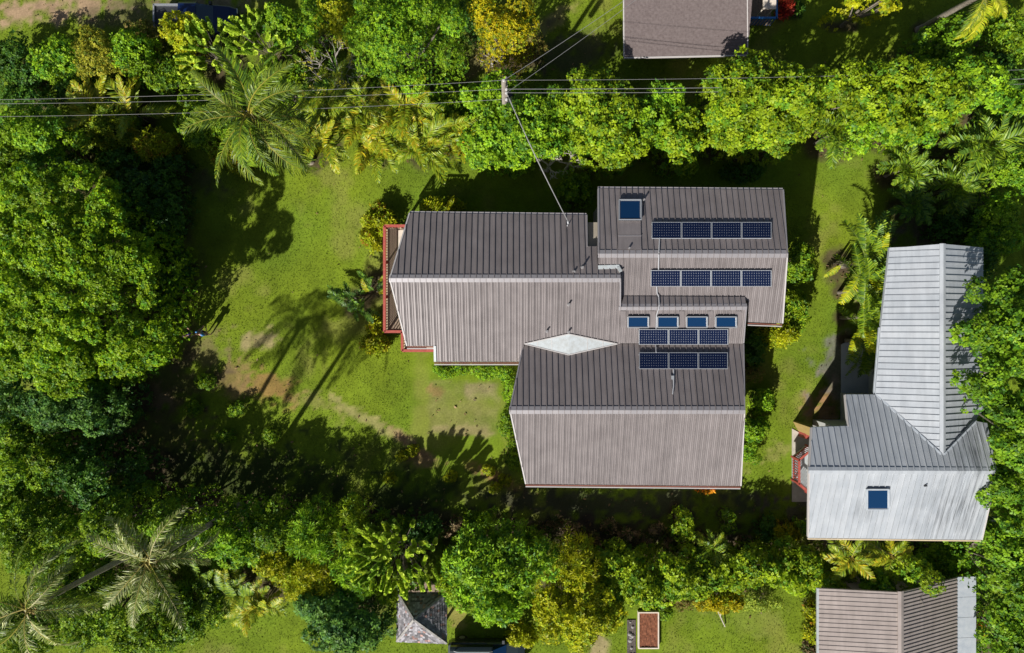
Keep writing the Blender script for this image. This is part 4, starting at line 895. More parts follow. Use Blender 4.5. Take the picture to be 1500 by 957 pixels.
# left
T(92, 418, 152, 172, 7.6, 'big', 'big', 'very large round bright green tree filling the left edge of the photo', 'spreading_tree', seed=11, zb=3.2, skirt=1.3)
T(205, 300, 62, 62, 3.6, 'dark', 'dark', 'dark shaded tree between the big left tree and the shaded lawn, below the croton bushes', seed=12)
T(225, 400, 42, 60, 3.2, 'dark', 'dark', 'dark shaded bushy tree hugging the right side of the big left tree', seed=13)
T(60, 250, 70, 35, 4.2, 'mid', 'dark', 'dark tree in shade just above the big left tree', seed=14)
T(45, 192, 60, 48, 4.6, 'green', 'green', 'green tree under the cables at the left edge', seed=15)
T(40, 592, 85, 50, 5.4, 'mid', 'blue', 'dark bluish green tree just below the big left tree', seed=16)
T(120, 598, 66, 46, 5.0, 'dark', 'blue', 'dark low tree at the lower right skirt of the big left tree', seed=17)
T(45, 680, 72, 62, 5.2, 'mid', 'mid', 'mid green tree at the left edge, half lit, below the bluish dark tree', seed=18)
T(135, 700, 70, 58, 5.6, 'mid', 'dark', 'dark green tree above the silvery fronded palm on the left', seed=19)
T(55, 790, 75, 62, 6.4, 'mid', 'mid', 'mid green tree between the two lower left palms', seed=20)
T(170, 770, 66, 50, 6.0, 'mid', 'mid', 'mid green tree underneath the silvery palm at lower left', seed=21)
T(150, 900, 85, 60, 5.0, 'mid', 'mid', 'green leafy tree below the silvery palm near the bottom edge', seed=22)
T(265, 905, 60, 45, 3.6, 'green', 'mid', 'green tree beside the lit lawn at the bottom, right of the silvery palm', seed=23)
T(30, 930, 60, 45, 3.0, 'mid', 'mid', 'green tree in the bottom left corner under the palm', seed=24)
# top left
S(20, 90, 42, 42, 2.6, 'mid', 'dark', 'dark green shrub in the top left corner band', seed=30)
S(75, 85, 42, 38, 3.0, 'green', 'green', 'bright green shrub in the top left band, second from the left edge', seed=31)
S(140, 82, 38, 45, 3.0, 'small', 'olive', 'olive small leaved shrub with sparse pinkish tips in the top left band', seed=32)
S(190, 78, 36, 36, 2.8, 'green', 'green', 'green shrub between the olive shrub and the one with dusky purple tips', seed=33)
S(205, 45, 24, 22, 2.2, 'small', 'brown', 'brownish pink shrub left of the blue pickup truck', seed=34)
S(262, 52, 30, 44, 3.4, 'green', 'ylime', 'yellow green shrub in front of the blue pickup truck', seed=35, zb=1)
bristle(300, 70, 42, 36, 3.8, 'pale', 'pale bristly tree right of the yellow green shrub by the pickup truck', 36)
bristle(378, 58, 44, 38, 4.4, 'pale', 'pale bristly tree above the crown of the coconut palm', 37)
T(412, 32, 30, 34, 4.8, 'green', 'green', 'bright green narrow tree at the top edge right of the bristly trees', seed=38)
T(452, 28, 32, 40, 4.6, 'small', 'green', 'fine leaved green tree at the top edge beside the bare twiggy tree', seed=39, open_=.3)
T(588, 56, 98, 72, 6.8, 'fine', 'green', 'large fine leaved round green tree at the top edge', 'round_tree', seed=40, zb=2.2, skirt=1.2)
T(492, 20, 34, 30, 4.6, 'fine', 'ylime', 'small yellowish fine leaved tree left of the large round tree', seed=41, open_=.2)
T(740, 34, 50, 50, 6.2, 'fine', 'yellow', 'golden yellow leaved tree at the top edge', 'golden_tree', seed=42, zb=2.4, skirt=1.2)
T(700, 20, 34, 34, 4.0, 'mid', 'dark', 'dark green tree between the round green tree and the golden tree', seed=43)
S(775, 62, 30, 22, 3.0, 'small', 'brown', 'brownish shrub at the lower right skirt of the golden tree', seed=44, open_=.3)
S(150, 178, 48, 40, 2.6, 'croton', 'areca', 'broad green croton bush under the cables at left', seed=45)
S(222, 212, 36, 26, 2.4, 'croton', 'croton', 'yellow and orange croton bush left of the coconut palm crown', seed=46)
S(185, 235, 55, 25, 2.0, 'mid', 'dark', 'dark low bush below the yellow croton bush at left', seed=47)
S(250, 240, 28, 18, 1.8, 'mid', 'dark', 'dark bush under the lower left fronds of the coconut palm', seed=48)
S(300, 170, 52, 50, 2.6, 'mid', 'mid', 'green bushy growth beneath the left half of the coconut palm', seed=49)
S(410, 130, 55, 48, 2.8, 'mid', 'mid', 'green bushy growth beneath the upper right of the coconut palm', seed=50)
S(345, 225, 40, 26, 1.8, 'croton', 'croton', 'yellow croton bush beneath the lower fronds of the coconut palm', seed=51)
S(430, 205, 35, 26, 1.6, 'croton', 'ylime', 'yellow green low bush right of the coconut palm at the lawn edge', seed=52)
S(560, 150, 60, 26, 2.0, 'mid', 'dark', 'dark undergrowth bush behind the yellow areca clumps', seed=53)
S(640, 165, 55, 34, 2.0, 'mid', 'mid', 'green undergrowth bush behind the right end areca clumps', seed=54)
# hedge of the upper right
hg = 'broadleaf trees in the upper hedge'
for a in [
 (738, 178, 62, 62, 5.4, 'lime', 'green', 'hedge tree directly below the utility pole'),
 (803, 170, 38, 48, 4.6, 'lime', 'green', 'hedge tree crossed by the service cable, right of the pole tree'),
 (872, 158, 58, 48, 5.8, 'lime', 'lime', 'broad lit hedge tree with its top against the cables, left of the round rosette tree'),
 (890, 205, 58, 36, 5.0, 'lime', 'lime', 'lower hedge tree over the shaded lawn, right of the bare frangipani'),
 (1000, 205, 32, 42, 4.8, 'lime', 'lime', 'narrow hedge tree hanging down at the gap left of the long hedge run'),
 (950, 185, 34, 36, 4.6, 'lime', 'green', 'small hedge tree under the round rosette tree'),
 (1085, 128, 50, 46, 6.9, 'lime', 'lime', 'hedge tree below the right corner of the shingled roof'),
 (1075, 186, 44, 34, 5.2, 'lime', 'lime', 'lower front hedge tree at the left end of the long hedge run'),
 (1150, 140, 48, 48, 6.9, 'lime', 'lime', 'tall hedge tree second from the left in the long hedge run'),
 (1152, 192, 48, 30, 5.2, 'lime', 'lime', 'lower front hedge tree above the orange star shaped plant'),
 (1222, 130, 48, 38, 6.9, 'lime', 'lime', 'tall hedge tree above the leftmost feathery palm'),
 (1290, 140, 50, 45, 6.9, 'lime', 'lime', 'tall hedge tree at the middle of the long hedge run'),
 (1275, 190, 38, 28, 4.8, 'lime', 'green', 'lower front hedge tree between the two feathery palms on the right'),
 (1355, 140, 48, 46, 6.9, 'lime', 'lime', 'tall hedge tree left of the dark opening on the right side'),
 (1345, 186, 36, 22, 4.6, 'lime', 'green', 'lower front hedge tree above the dark opening'),
 (1415, 130, 46, 42, 6.9, 'lime', 'green', 'tall hedge tree near the right end of the hedge')]:
    tree('hedge_tree', a[0], a[1], a[2]*1.12, a[3]*1.12, *a[4:7], a[7], 'tree', 'upper hedge trees', seed=int(a[0]), zb=a[4]*.4, skirt=1.1)
T(975, 143, 28, 28, 5.0, 'rose', 'green', 'small round tree with rosette leaves at the cables, below the shingled roof', 'rosette_tree', seed=60)
T(1398, 58, 44, 44, 5.6, 'gloss', 'gloss', 'glossy dark tree beneath the arching palm at the top right', seed=61)
T(1470, 45, 50, 50, 5.2, 'mid', 'mid', 'mid green tree in the top right corner', seed=62)
T(1462, 112, 46, 34, 4.8, 'mid', 'dark', 'dark green tree at the right edge below the corner tree', seed=63)
T(1490, 150, 26, 32, 4.6, 'green', 'green', 'green tree at the right edge level with the hedge', seed=64)
T(1275, 0, 50, 14, 4.2, 'gloss', 'ylime', 'yellow green branch tips of a tree poking in at the top edge', seed=65, open_=.4)
S(1153, 8, 11, 14, 1.5, 'croton', 'red', 'crimson leaved shrub beside the blue railed porch', seed=66)
S(1170, 14, 10, 10, .9, 'croton', 'dark', 'dark small shrub right of the crimson shrub', seed=67)
# right side
T(1476, 262, 40, 55, 4.0, 'green', 'green', 'bright green tree at the right edge below the large feathery palm', seed=70)
T(1465, 345, 42, 48, 4.0, 'green', 'green', 'bright green tree at the right edge above the big glossy tree', seed=71)
T(255, 765, 45, 40, 5.4, 'mid', 'mid', 'mid green tree above the right fronds of the silvery palm', seed=300, zb=.9)
T(2, 235, 34, 55, 4.6, 'mid', 'mid', 'green tree cut by the left edge, above the big tree', seed=320)
T(10, 510, 30, 50, 4.5, 'mid', 'mid', 'green tree cut by the left edge, below the middle of the big tree', seed=301)
T(15, 630, 45, 50, 5.2, 'mid', 'mid', 'green tree cut by the left edge, below the bluish dark tree', seed=302)
T(15, 740, 40, 50, 5.2, 'mid', 'mid', 'green tree cut by the left edge, above the corner palm', seed=303)
T(95, 860, 60, 45, 4.8, 'mid', 'mid', 'mid green tree between the trunks of the two lower left palms', seed=304)
T(215, 940, 60, 30, 3.6, 'mid', 'mid', 'green tree on the bottom edge below the silvery palm', seed=305)
T(400, 830, 40, 36, 3.6, 'green', 'ylime', 'yellow green tree between the banana clump and the spiky trees', seed=306)
T(560, 790, 34, 30, 3.4, 'spiky', 'mid', 'green spiky tree just above the pale bristly tree', 'rosette_tree', seed=307)
T(600, 845, 26, 22, 3.2, 'mid', 'mid', 'small green tree touching the top edge of the gazebo roof', seed=308)
S(120, 130, 60, 22, 1.8, 'mid', 'dark', 'dark low bush in the shade above the left areca clump', seed=309)
S(30, 140, 40, 16, 2.0, 'mid', 'dark', 'dark low bush at the left edge above the cables', seed=310)
S(245, 110, 40, 26, 2.4, 'mid', 'mid', 'green bush between the pale bristly tree and the left areca clump', seed=311)
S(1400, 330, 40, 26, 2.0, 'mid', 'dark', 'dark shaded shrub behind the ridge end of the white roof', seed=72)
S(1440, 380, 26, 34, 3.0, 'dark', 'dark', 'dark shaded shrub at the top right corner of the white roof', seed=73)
T(1462, 475, 68, 82, 8.8, 'gloss', 'gloss', 'big glossy green tree overhanging the right edge of the white roof, upper crown', 'glossy_tree', seed=74, zb=6.0, skirt=1.2)
T(1452, 585, 64, 74, 9.0, 'gloss', 'gloss', 'big glossy green tree overhanging the white roof beside the rusty valley', 'glossy_tree', seed=75, zb=6.2, skirt=1.2)
T(1478, 700, 50, 84, 8.2, 'gloss', 'gloss', 'tall glossy green tree right of the stained lower corner of the white roof', 'glossy_tree', seed=76, zb=5.0, skirt=1.2)
T(1474, 830, 46, 76, 6.6, 'gloss', 'gloss', 'glossy green tree right of the grey lean-to roof strip', 'glossy_tree', seed=77, zb=3.0, skirt=1.2)
T(1480, 930, 40, 60, 5.8, 'gloss', 'gloss', 'glossy green tree in the bottom right corner', 'glossy_tree', seed=78, zb=2.6, skirt=1.2)
S(1440, 915, 10, 22, 1.6, 'small', 'orange', 'orange brown leaved shrub between the grey roof strip and the corner tree', seed=79)
S(1385, 815, 42, 26, 2.4, 'green', 'green', 'green shrub below the bottom right corner of the white roof', seed=80)
S(1405, 835, 26, 18, 2.0, 'small', 'brown', 'brownish shrub above the grey roof strip', seed=81)
# around the main house
S(556, 322, 22, 26, 1.3, 'croton', 'croton', 'yellow green croton shrub at the upper left corner of the deck', seed=90)
S(544, 350, 16, 20, 1.2, 'croton', 'croton', 'yellow croton shrub outside the upper part of the deck railing', seed=91)
S(648, 301, 28, 12, 1.4, 'croton', 'ylime', 'yellow green shrub peeking out above the top eave of the brown roof', seed=92)
S(548, 505, 20, 18, 1.1, 'croton', 'croton', 'yellow and pink croton shrub below the deck corner', seed=93)
S(550, 480, 14, 14, 1.0, 'croton', 'croton', 'small yellow croton shrub against the lower deck railing', seed=94)
S(846, 280, 28, 27, 2.2, 'green', 'mid', 'shaded green shrub between the two upper roof sections', seed=95)
S(662, 540, 30, 12, .8, 'small', 'green', 'low green border hedge left half below the stepped eave', 'border_hedge', 'hedge', seed=96)
S(718, 543, 36, 14, .8, 'small', 'green', 'low green border hedge right half below the stepped eave', 'border_hedge', 'hedge', seed=97)
S(748, 570, 13, 32, 1.0, 'small', 'green', 'green border hedge along the left gable edge, upper stretch', 'border_hedge', 'hedge', seed=98)
S(744, 622, 12, 28, 1.0, 'small', 'mid', 'green border hedge along the left gable edge, middle stretch', 'border_hedge', 'hedge', seed=99)
S(752, 668, 12, 26, .9, 'small', 'mid', 'green border hedge along the left gable edge, lowest stretch', 'border_hedge', 'hedge', seed=100)
S(1143, 488, 34, 18, 2.4, 'croton', 'ylime', 'bright yellow green bush at the lower right corner of the upper gable', seed=101)
S(1165, 455, 20, 30, 2.2, 'croton', 'lime', 'bright green bush right of the upper gable eave', seed=102)
S(1172, 385, 24, 32, 1.8, 'mid', 'mid', 'shaded green bush right of the ridge end of the upper gable', seed=103)
S(1108, 508, 18, 28, 2.0, 'mid', 'dark', 'dark bush in the shade right of the solar panels', seed=104)
S(1102, 545, 16, 18, 1.5, 'small', 'brown', 'brownish green bush in shade against the right wall', seed=105)
S(1118, 590, 16, 20, 1.4, 'green', 'green', 'bright green shrub right of the lower gable ridge end', seed=106)
S(1110, 630, 20, 22, 1.6, 'green', 'green', 'green leafy shrub below the ridge end on the right lawn', seed=107)
S(1100, 662, 14, 20, 1.1, 'small', 'green', 'small green shrub with white flowers by the lower right gable', seed=108)
S(1036, 716, 13, 5, .9, 'croton', 'orange', 'orange flowering plant peeking from under the bottom eave', seed=109)
S(1094, 250, 32, 16, 1.0, 'mid', 'dark', 'dark ground shrub around the orange star shaped plant', seed=110)
# bottom hedge
T(330, 790, 60, 52, 5.0, 'green', 'green', 'bright green tree above the banana clump at the bottom left', seed=120, zb=.9)
T(395, 775, 38, 42, 4.4, 'mid', 'mid', 'mid green tree left of the spiky leaved trees', seed=121, zb=.8)
T(450, 785, 42, 46, 4.2, 'spiky', 'green', 'spiky rosette tree at the left end of the bottom hedge', 'rosette_tree', seed=122)
T(510, 775, 38, 36, 4.0, 'spiky', 'lime', 'spiky rosette tree with yellow green tufts, above the bristly tree', 'rosette_tree', seed=123)
T(445, 850, 48, 40, 3.4, 'spiky', 'ylime', 'yellowish spiky tree right of the banana clump', 'rosette_tree', seed=124)
T(525, 838, 45, 42, 3.6, 'spiky', 'green', 'green spiky tree left of the pale bristly tree', 'rosette_tree', seed=125)
T(610, 780, 36, 26, 2.6, 'mid', 'dark', 'dark shaded tree above the bristly tree', seed=126)
bristle(578, 822, 62, 44, 5.0, 'pale', 'pale bristly tree above the gazebo', 127)
T(575, 868, 28, 24, 2.9, 'spiky', 'lime', 'small yellow green spiky tree at the left top of the gazebo', 'rosette_tree', seed=128)
T(497, 916, 76, 50, 4.2, 'gloss', 'blue', 'dark bluish green glossy tree left of the gazebo', 'dark_tree', seed=129)
T(728, 838, 80, 72, 5.4, 'rose', 'green', 'large round rosette leaved green tree right of the gazebo', 'rosette_tree', seed=130, zb=2.0, skirt=1.2)
T(655, 845, 22, 32, 3.4, 'green', 'lime', 'narrow bright green tree between the gazebo and the large rosette tree', seed=131)
T(843, 900, 66, 62, 4.8, 'green', 'ylime', 'yellow green tree at the bottom edge, left of the garden bed', seed=132, zb=1.8)
T(848, 825, 38, 34, 4.6, 'spiky', 'ylime', 'yellow green tree of spiky tufts above the yellow green round tree', 'rosette_tree', seed=133)
T(790, 815, 26, 24, 3.6, 'spiky', 'mid', 'dark green spiky tuft tree right of the large rosette tree', 'rosette_tree', seed=134)
S(765, 935, 26, 14, 1.8, 'croton', 'ylime', 'yellow green shrub overhanging the parked dark car', seed=135)
hb_ = [(905, 850, 40, 42, 3.6, 'lime', 'lime', 'bottom hedge tree directly above the mulch strip'),
 (960, 848, 38, 36, 3.6, 'lime', 'lime', 'bottom hedge tree above the raised garden bed'),
 (1010, 842, 36, 34, 3.5, 'lime', 'lime', 'bottom hedge tree left of the yellow shrub'),
 (1060, 838, 38, 30, 3.5, 'lime', 'lime', 'bottom hedge tree behind the yellow shrub'),
 (1112, 836, 38, 30, 3.5, 'lime', 'lime', 'bottom hedge tree above the pale silvery shrub'),
 (1165, 830, 38, 32, 3.5, 'lime', 'lime', 'bottom hedge tree below the yellow croton by the white house'),
 (1218, 842, 36, 32, 3.5, 'lime', 'lime', 'bottom hedge tree overhanging the left corner of the tan roof')]
for a in hb_: tree('hedge_tree', a[0], a[1], a[2]*1.12, a[3]*1.12, *a[4:7], a[7], 'tree', 'lower hedge trees', seed=int(a[0]), zb=1.8, skirt=1.2)
T(1278, 852, 34, 24, 4.6, 'lime', 'green', 'green tree covering the middle of the tan roof top edge', seed=145, zb=3.5)
T(1335, 842, 34, 30, 5.4, 'green', 'lime', 'bright green tree over the ridge end of the tan roof', seed=146, zb=3.0)
S(1052, 880, 40, 18, 2.2, 'croton', 'yellow', 'golden yellow shrub at the lawn edge below the hedge', seed=147)
S(1118, 882, 32, 16, 1.6, 'small', 'pale', 'pale silvery green shrub at the lawn edge right of the golden shrub', seed=148)
S(1000, 884, 20, 12, 1.0, 'small', 'brown', 'brownish grey small shrub left of the golden shrub', seed=149)
S(976, 898, 11, 11, .9, 'small', 'mid', 'small round dark green shrub right of the garden bed', seed=150)
S(1155, 782, 26, 17, 1.6, 'croton', 'yellow', 'golden croton shrub left of the white house corner', seed=151)
S(1128, 780, 20, 20, 1.4, 'mid', 'dark', 'dark shrub left of the golden croton', seed=152)
S(1176, 772, 8, 12, 1.5, 'green', 'green', 'small green shrub touching the lower left corner of the white roof', seed=153)
S(1003, 772, 16, 26, 2.8, 'green', 'lime', 'lit upright young tree standing alone in the shaded strip', 'young_tree', 'tree', seed=154)
S(1070, 765, 14, 22, 2.0, 'small', 'mid', 'thin sparse shrub right of the lit young tree', seed=155, open_=.6)
S(1191, 900, 9, 20, 1.1, 'croton', 'croton', 'yellow croton shrub along the left side of the tan house, upper one', seed=156)
S(1190, 928, 9, 14, 1.0, 'croton', 'croton', 'yellow croton shrub along the left side of the tan house, lower one', seed=157)
S(1190, 952, 9, 12, 1.0, 'croton', 'purple', 'dark purple leaved shrub at the lower left of the tan house', seed=158)
S(700, 762, 26, 12, .8, 'spiky', 'mid', 'spiky lily like plants above the large rosette tree', 'ground_plant', 'plant', seed=159)
for i, (x, y) in enumerate([(650, 780), (672, 770), (792, 778), (815, 768), (772, 795), (842, 778), (868, 792), (892, 770), (915, 785), (940, 792), (965, 778), (985, 800), (630, 765), (1030, 795), (1095, 795)]):
    S(x, y, 13, 10, .7, 'croton', 'purple', 'low plant with dusky purple and silver leaves in the shaded bed above the lower hedge', 'ground_plant', 'plant', group='low purple leaved plants in the shaded bed', seed=170+i)
for i, (x, y) in enumerate([(590, 668), (605, 660), (570, 700), (660, 700), (715, 690), (725, 715), (740, 705)]):
    S(x, y, 10, 9, .5, 'small', 'ylime', 'small weedy tuft at the shadow edge of the lower lawn', 'weed_tuft', 'plant', group='weedy tufts at the shadow edge of the lawn', seed=190+i)
for i, (x, y) in enumerate([(345, 600), (330, 640), (395, 640), (300, 560), (280, 600)]):
    S(x, y, 15, 12, .8, 'small', 'mid', 'low green bush in the dappled shade left of the bare dirt', 'low_bush', 'shrub', group='low bushes in the dappled shade', seed=200+i)

# ------------------------------------------------------------ palms
palm('coconut_palm', 366, 168, 9.2, 26, ['coco', 'coco', 'coco', 'cocoy'], 'tall coconut palm with wide crown left of the areca clumps', base=(455, 237), seed=3, els=(-.5, 1.15), nuts=True, s=1.16, rollv=1.)
palm('coconut_palm', 218, 824, 11.0, 16, ['cocog', 'coco', 'cocog'], 'coconut palm with silvery windblown fronds at the lower left', base=(352, 740), seed=5, els=(-.3, .9), s=.92, rollv=.9, nuts=True)
palm('coconut_palm', 38, 893, 12.2, 12, ['cocog', 'coco'], 'coconut palm in the bottom left corner, partly cut by the frame', base=(262, 775), seed=8, els=(-.3, .9), s=.94, rollv=.9, nuts=True)
palm('coconut_palm', 1440, -8, 9.5, 14, ['cocob', 'cocob', 'coco'], 'leaning coconut palm with yellow fronds at the top right corner', base=(1346, 44), seed=9, s=.72, tr=.17, azs=[-1.45, -1.2, -1.75, -.2, .4, 1.0, 1.6, 2.2, 2.7, .1, .8, 1.9, -1.0, 1.3])
for i, (x, y, z, n, kd, lb) in enumerate([
 (478, 150, 3.4, 14, ['areca'], 'green areca clump right of the coconut palm, nearest the cables'),
 (470, 205, 3.0, 16, ['areca', 'arecay'], 'areca clump at the lawn edge nearest the coconut palm'),
 (530, 165, 3.6, 15, ['areca', 'areca', 'arecay'], 'areca clump in the back row below the round green tree'),
 (545, 212, 3.2, 17, ['arecay', 'areca'], 'yellowest areca clump at the lawn edge'),
 (592, 170, 3.6, 15, ['areca', 'arecay'], 'areca clump in the back row, golden at its heart'),
 (612, 215, 3.2, 17, ['arecay', 'areca', 'areca'], 'areca clump at the lawn edge with orange fronds'),
 (655, 200, 3.0, 15, ['areca', 'areca', 'arecay'], 'areca clump at the right end, touching the hedge tree under the pole'),
 (505, 130, 3.0, 10, ['palmd', 'areca'], 'dark green areca clump under the bare twiggy tree')]):
    clump('areca_palm', x, y, z, int(n*1.9), kd, lb, seed=i+20, group='areca clumps along the upper lawn edge')
for i, (x, y, z, n, kd, lb) in enumerate([
 (135, 170, 3.2, 14, ['areca', 'arecay'], 'areca clump under the cables between the left edge tree and the coconut palm'),
 (190, 165, 2.8, 11, ['areca', 'arecay'], 'small areca clump just left of the coconut palm fronds'),
 (345, 868, 3.2, 13, ['paddle', 'areca', 'paddley'], 'mixed yellow green banana and palm clump right of the silvery palm'),
 (380, 885, 3.0, 12, ['areca', 'arecay', 'paddley'], 'yellow green palm clump at the edge of the lit bottom lawn'),
 (305, 862, 2.8, 10, ['paddle', 'paddle'], 'green banana clump just right of the silvery palm trunk')]):
    clump('palm_clump', x, y, z, int(n*1.8), kd, lb, seed=i+40, s=.85 if i > 1 else 1)
for (x, y, z, s, kd, lb, n, sd) in [
 (1228, 190, 3.0, .95, ['foxt'], 'leftmost feathery palm, in front of the hedge at the top of the right lawn', 13, 1),
 (1330, 245, 2.4, .85, ['foxt'], 'feathery palm at the right lawn edge, right of the leftmost feathery palm', 12, 2),
 (1338, 298, 1.8, .75, ['palmd'], 'shaded dark palm above the white roof ridge end', 10, 3),
 (1405, 272, 2.6, .9, ['foxt'], 'feathery palm right of the shaded dark palm, with yellow lower fronds', 12, 4),
 (1450, 212, 3.4, 1.1, ['foxt'], 'largest feathery palm near the right edge', 14, 5),
 (1490, 190, 3.0, .8, ['foxt'], 'feathery palm cut by the right edge of the photo', 10, 6),
 (1043, 805, 2.6, .62, ['foxt', 'areca'], 'small fan of palm fronds in the lower hedge right of the lit young tree', 10, 7)]:
    palm('feathery_palm', x, y, z, int(n*1.7), kd, lb, s=s*1.4, seed=sd, tr=.075, els=(-.15, 1.1), bark=BARK)
palm('yellowing_palm', 1248, 818, 4.4, 14, ['arecay', 'areca'], 'yellow edged palm below the white roof, left of its pair', s=.95, seed=31, tr=.09, els=(0, 1))
palm('yellowing_palm', 1306, 815, 4.4, 14, ['arecay', 'areca'], 'yellow edged palm below the white roof, right of its pair', s=.95, seed=32, tr=.09, els=(0, 1))
clump('banana_plant', 520, 442, 1.7, 18, ['paddled', 'palmd'], 'dark green banana clump left of the deck', s=.72, seed=61, cat='banana plant')
clump('banana_plant', 546, 418, 1.8, 12, ['arecay', 'palmd'], 'small banana clump with a yellow frond hard against the deck railing', s=.55, seed=62, cat='banana plant')
palm('star_plant', 1084, 228, 1.0, 14, ['arecay'], 'orange yellow star shaped plant in the shade below the hedge', s=.3, seed=63, tr=.05, els=(.1, .9), cat='plant')
# row of traveller's palms seen from above: leaves fan out in one upright plane
def fan(px, py, z, n, label, seed, kinds, s=1., az=pi/2, spread=1.55):
    rng = random.Random(seed); c = W(px, py, z); t = thing('fan_palm', label, 'palm', (c[0], c[1], 0), 'fan shaped plants beside the white house'); GPATCH.append((c[0], c[1], .6, .6))
    MB().tube([(c[0], c[1], 0), c], [.12, .09], 9).build('trunk', BARK, t)
    for i in range(n):
        q = -1+2*i/(n-1); e = pi/2-abs(q)*spread; a = az if q > 0 else az+pi
        put_frond(rng.choice(FM[rng.choice(kinds)]), t, (c[0]+rng.uniform(-.12, .12), c[1]+q*.2, c[2]), a+rng.uniform(-.5, .5), e+rng.uniform(-.15, .15), rng.uniform(-.5, .5), s*rng.uniform(.85, 1.1), 'leaf')
    for i in range(5): put_frond(FM['paddleb'][0], t, (c[0], c[1], c[2]-.5), rng.random()*6.28, -.7, 0, .55, 'dry_leaf')
fan(1268, 385, 2.8, 30, 'fan palm at the top of the row beside the white house, with yellow edged leaves', 1, ['paddle', 'paddle', 'paddle', 'paddley'], 1.05)
fan(1264, 425, 2.9, 30, 'fan palm in the middle of the row, with dry leaves at its heart', 2, ['paddle'], 1.05)
fan(1266, 500, 2.2, 22, 'lowest fan palm of the row, its leaves over the dark side of the patio', 4, ['paddle', 'paddle', 'paddley'], .9)
fan(1264, 465, 2.6, 28, 'fan palm third from the top of the row, just above the pale patio', 3, ['paddle', 'paddle', 'paddley'], 1.0)
clump('banana_plant', 1240, 385, 2.0, 3, ['paddley'], 'single yellow banana leaf plant left of the fan palm row', s=.75, seed=66, spread=.15, cat='banana plant', els=(-.1, .3))

# bare branched shrubs ------------------------------------------------------
def bare(px, py, rx, z, label, n=26, seed=1, thick=.03, leaves=None):
    rng = random.Random(seed); c = W(px, py, z*.8); t = thing('bare_tree', label, 'tree', (c[0], c[1], 0)); sc = (H-z*.8)/1000; m_ = MB(); Rr = rx*sc
    m_.tube([(c[0], c[1], 0), (c[0], c[1], z*.4)], [.1, .07], 6); tips = []
    def br(p, d, l, r, lv):
        q = Vector(p)+Vector(d)*l; mid = Vector(p).lerp(q, .5)+Vector((rng.uniform(-.05, .05), rng.uniform(-.05, .05), .03)); m_.tube([p, mid, q], [r, r*.85, r*.65], 4, False)
        if lv == 0: tips.append(q); return
        for _ in range(rng.choice([2, 3])):
            v = Vector(d)+Vector((rng.uniform(-.8, .8), rng.uniform(-.8, .8), rng.uniform(-.2, .5))); br(q, v.normalized(), l*rng.uniform(.6, .85), r*.65, lv-1)
    for i in range(n//4):
        a = i*2.4+rng.random(); br((c[0], c[1], z*.4), Vector((cos(a), sin(a), .55)).normalized(), Rr*.42, thick*1.5, 3)
    m_.build('branches', TWIG, t)
    if leaves:
        rg2 = np.random.default_rng(seed); P = np.array([tuple(q) for q in tips])[::2]; V, F, C = rosettes(P, np.tile([0, 0, 1.], (len(P), 1))+rg2.normal(0, .3, (len(P), 3)), np.ones(len(P)), palcol(leaves, len(P), rg2), .2, .07, 6, 0, .9, rg2); mk('foliage', V, F, LEAF, t, C)
    return t
bare(482, 88, 50, 4.4, 'grey leafless twiggy tree between the coconut palm and the round green tree', 44, 3, .022, 'olive')
bare(452, 100, 34, 4.0, 'grey sparse twiggy tree just right of the coconut palm top fronds', 34, 4, .02, 'olive')
bare(806, 234, 24, 3.8, 'pale bare frangipani branches hanging below the hedge, crossed by the service cable', 20, 5, .045, None)
bare(836, 230, 24, 3.8, 'pale frangipani with few leaves below the hedge, right of the barest branches', 24, 6, .04, 'green')
bare(720, 78, 26, 2.4, 'brownish leafless brush in shade below the golden tree', 28, 7, .02, 'brown')
bare(1385, 52, 14, 3.0, 'small pale bare branches beside the leaning palm trunk', 14, 8, .02, None)

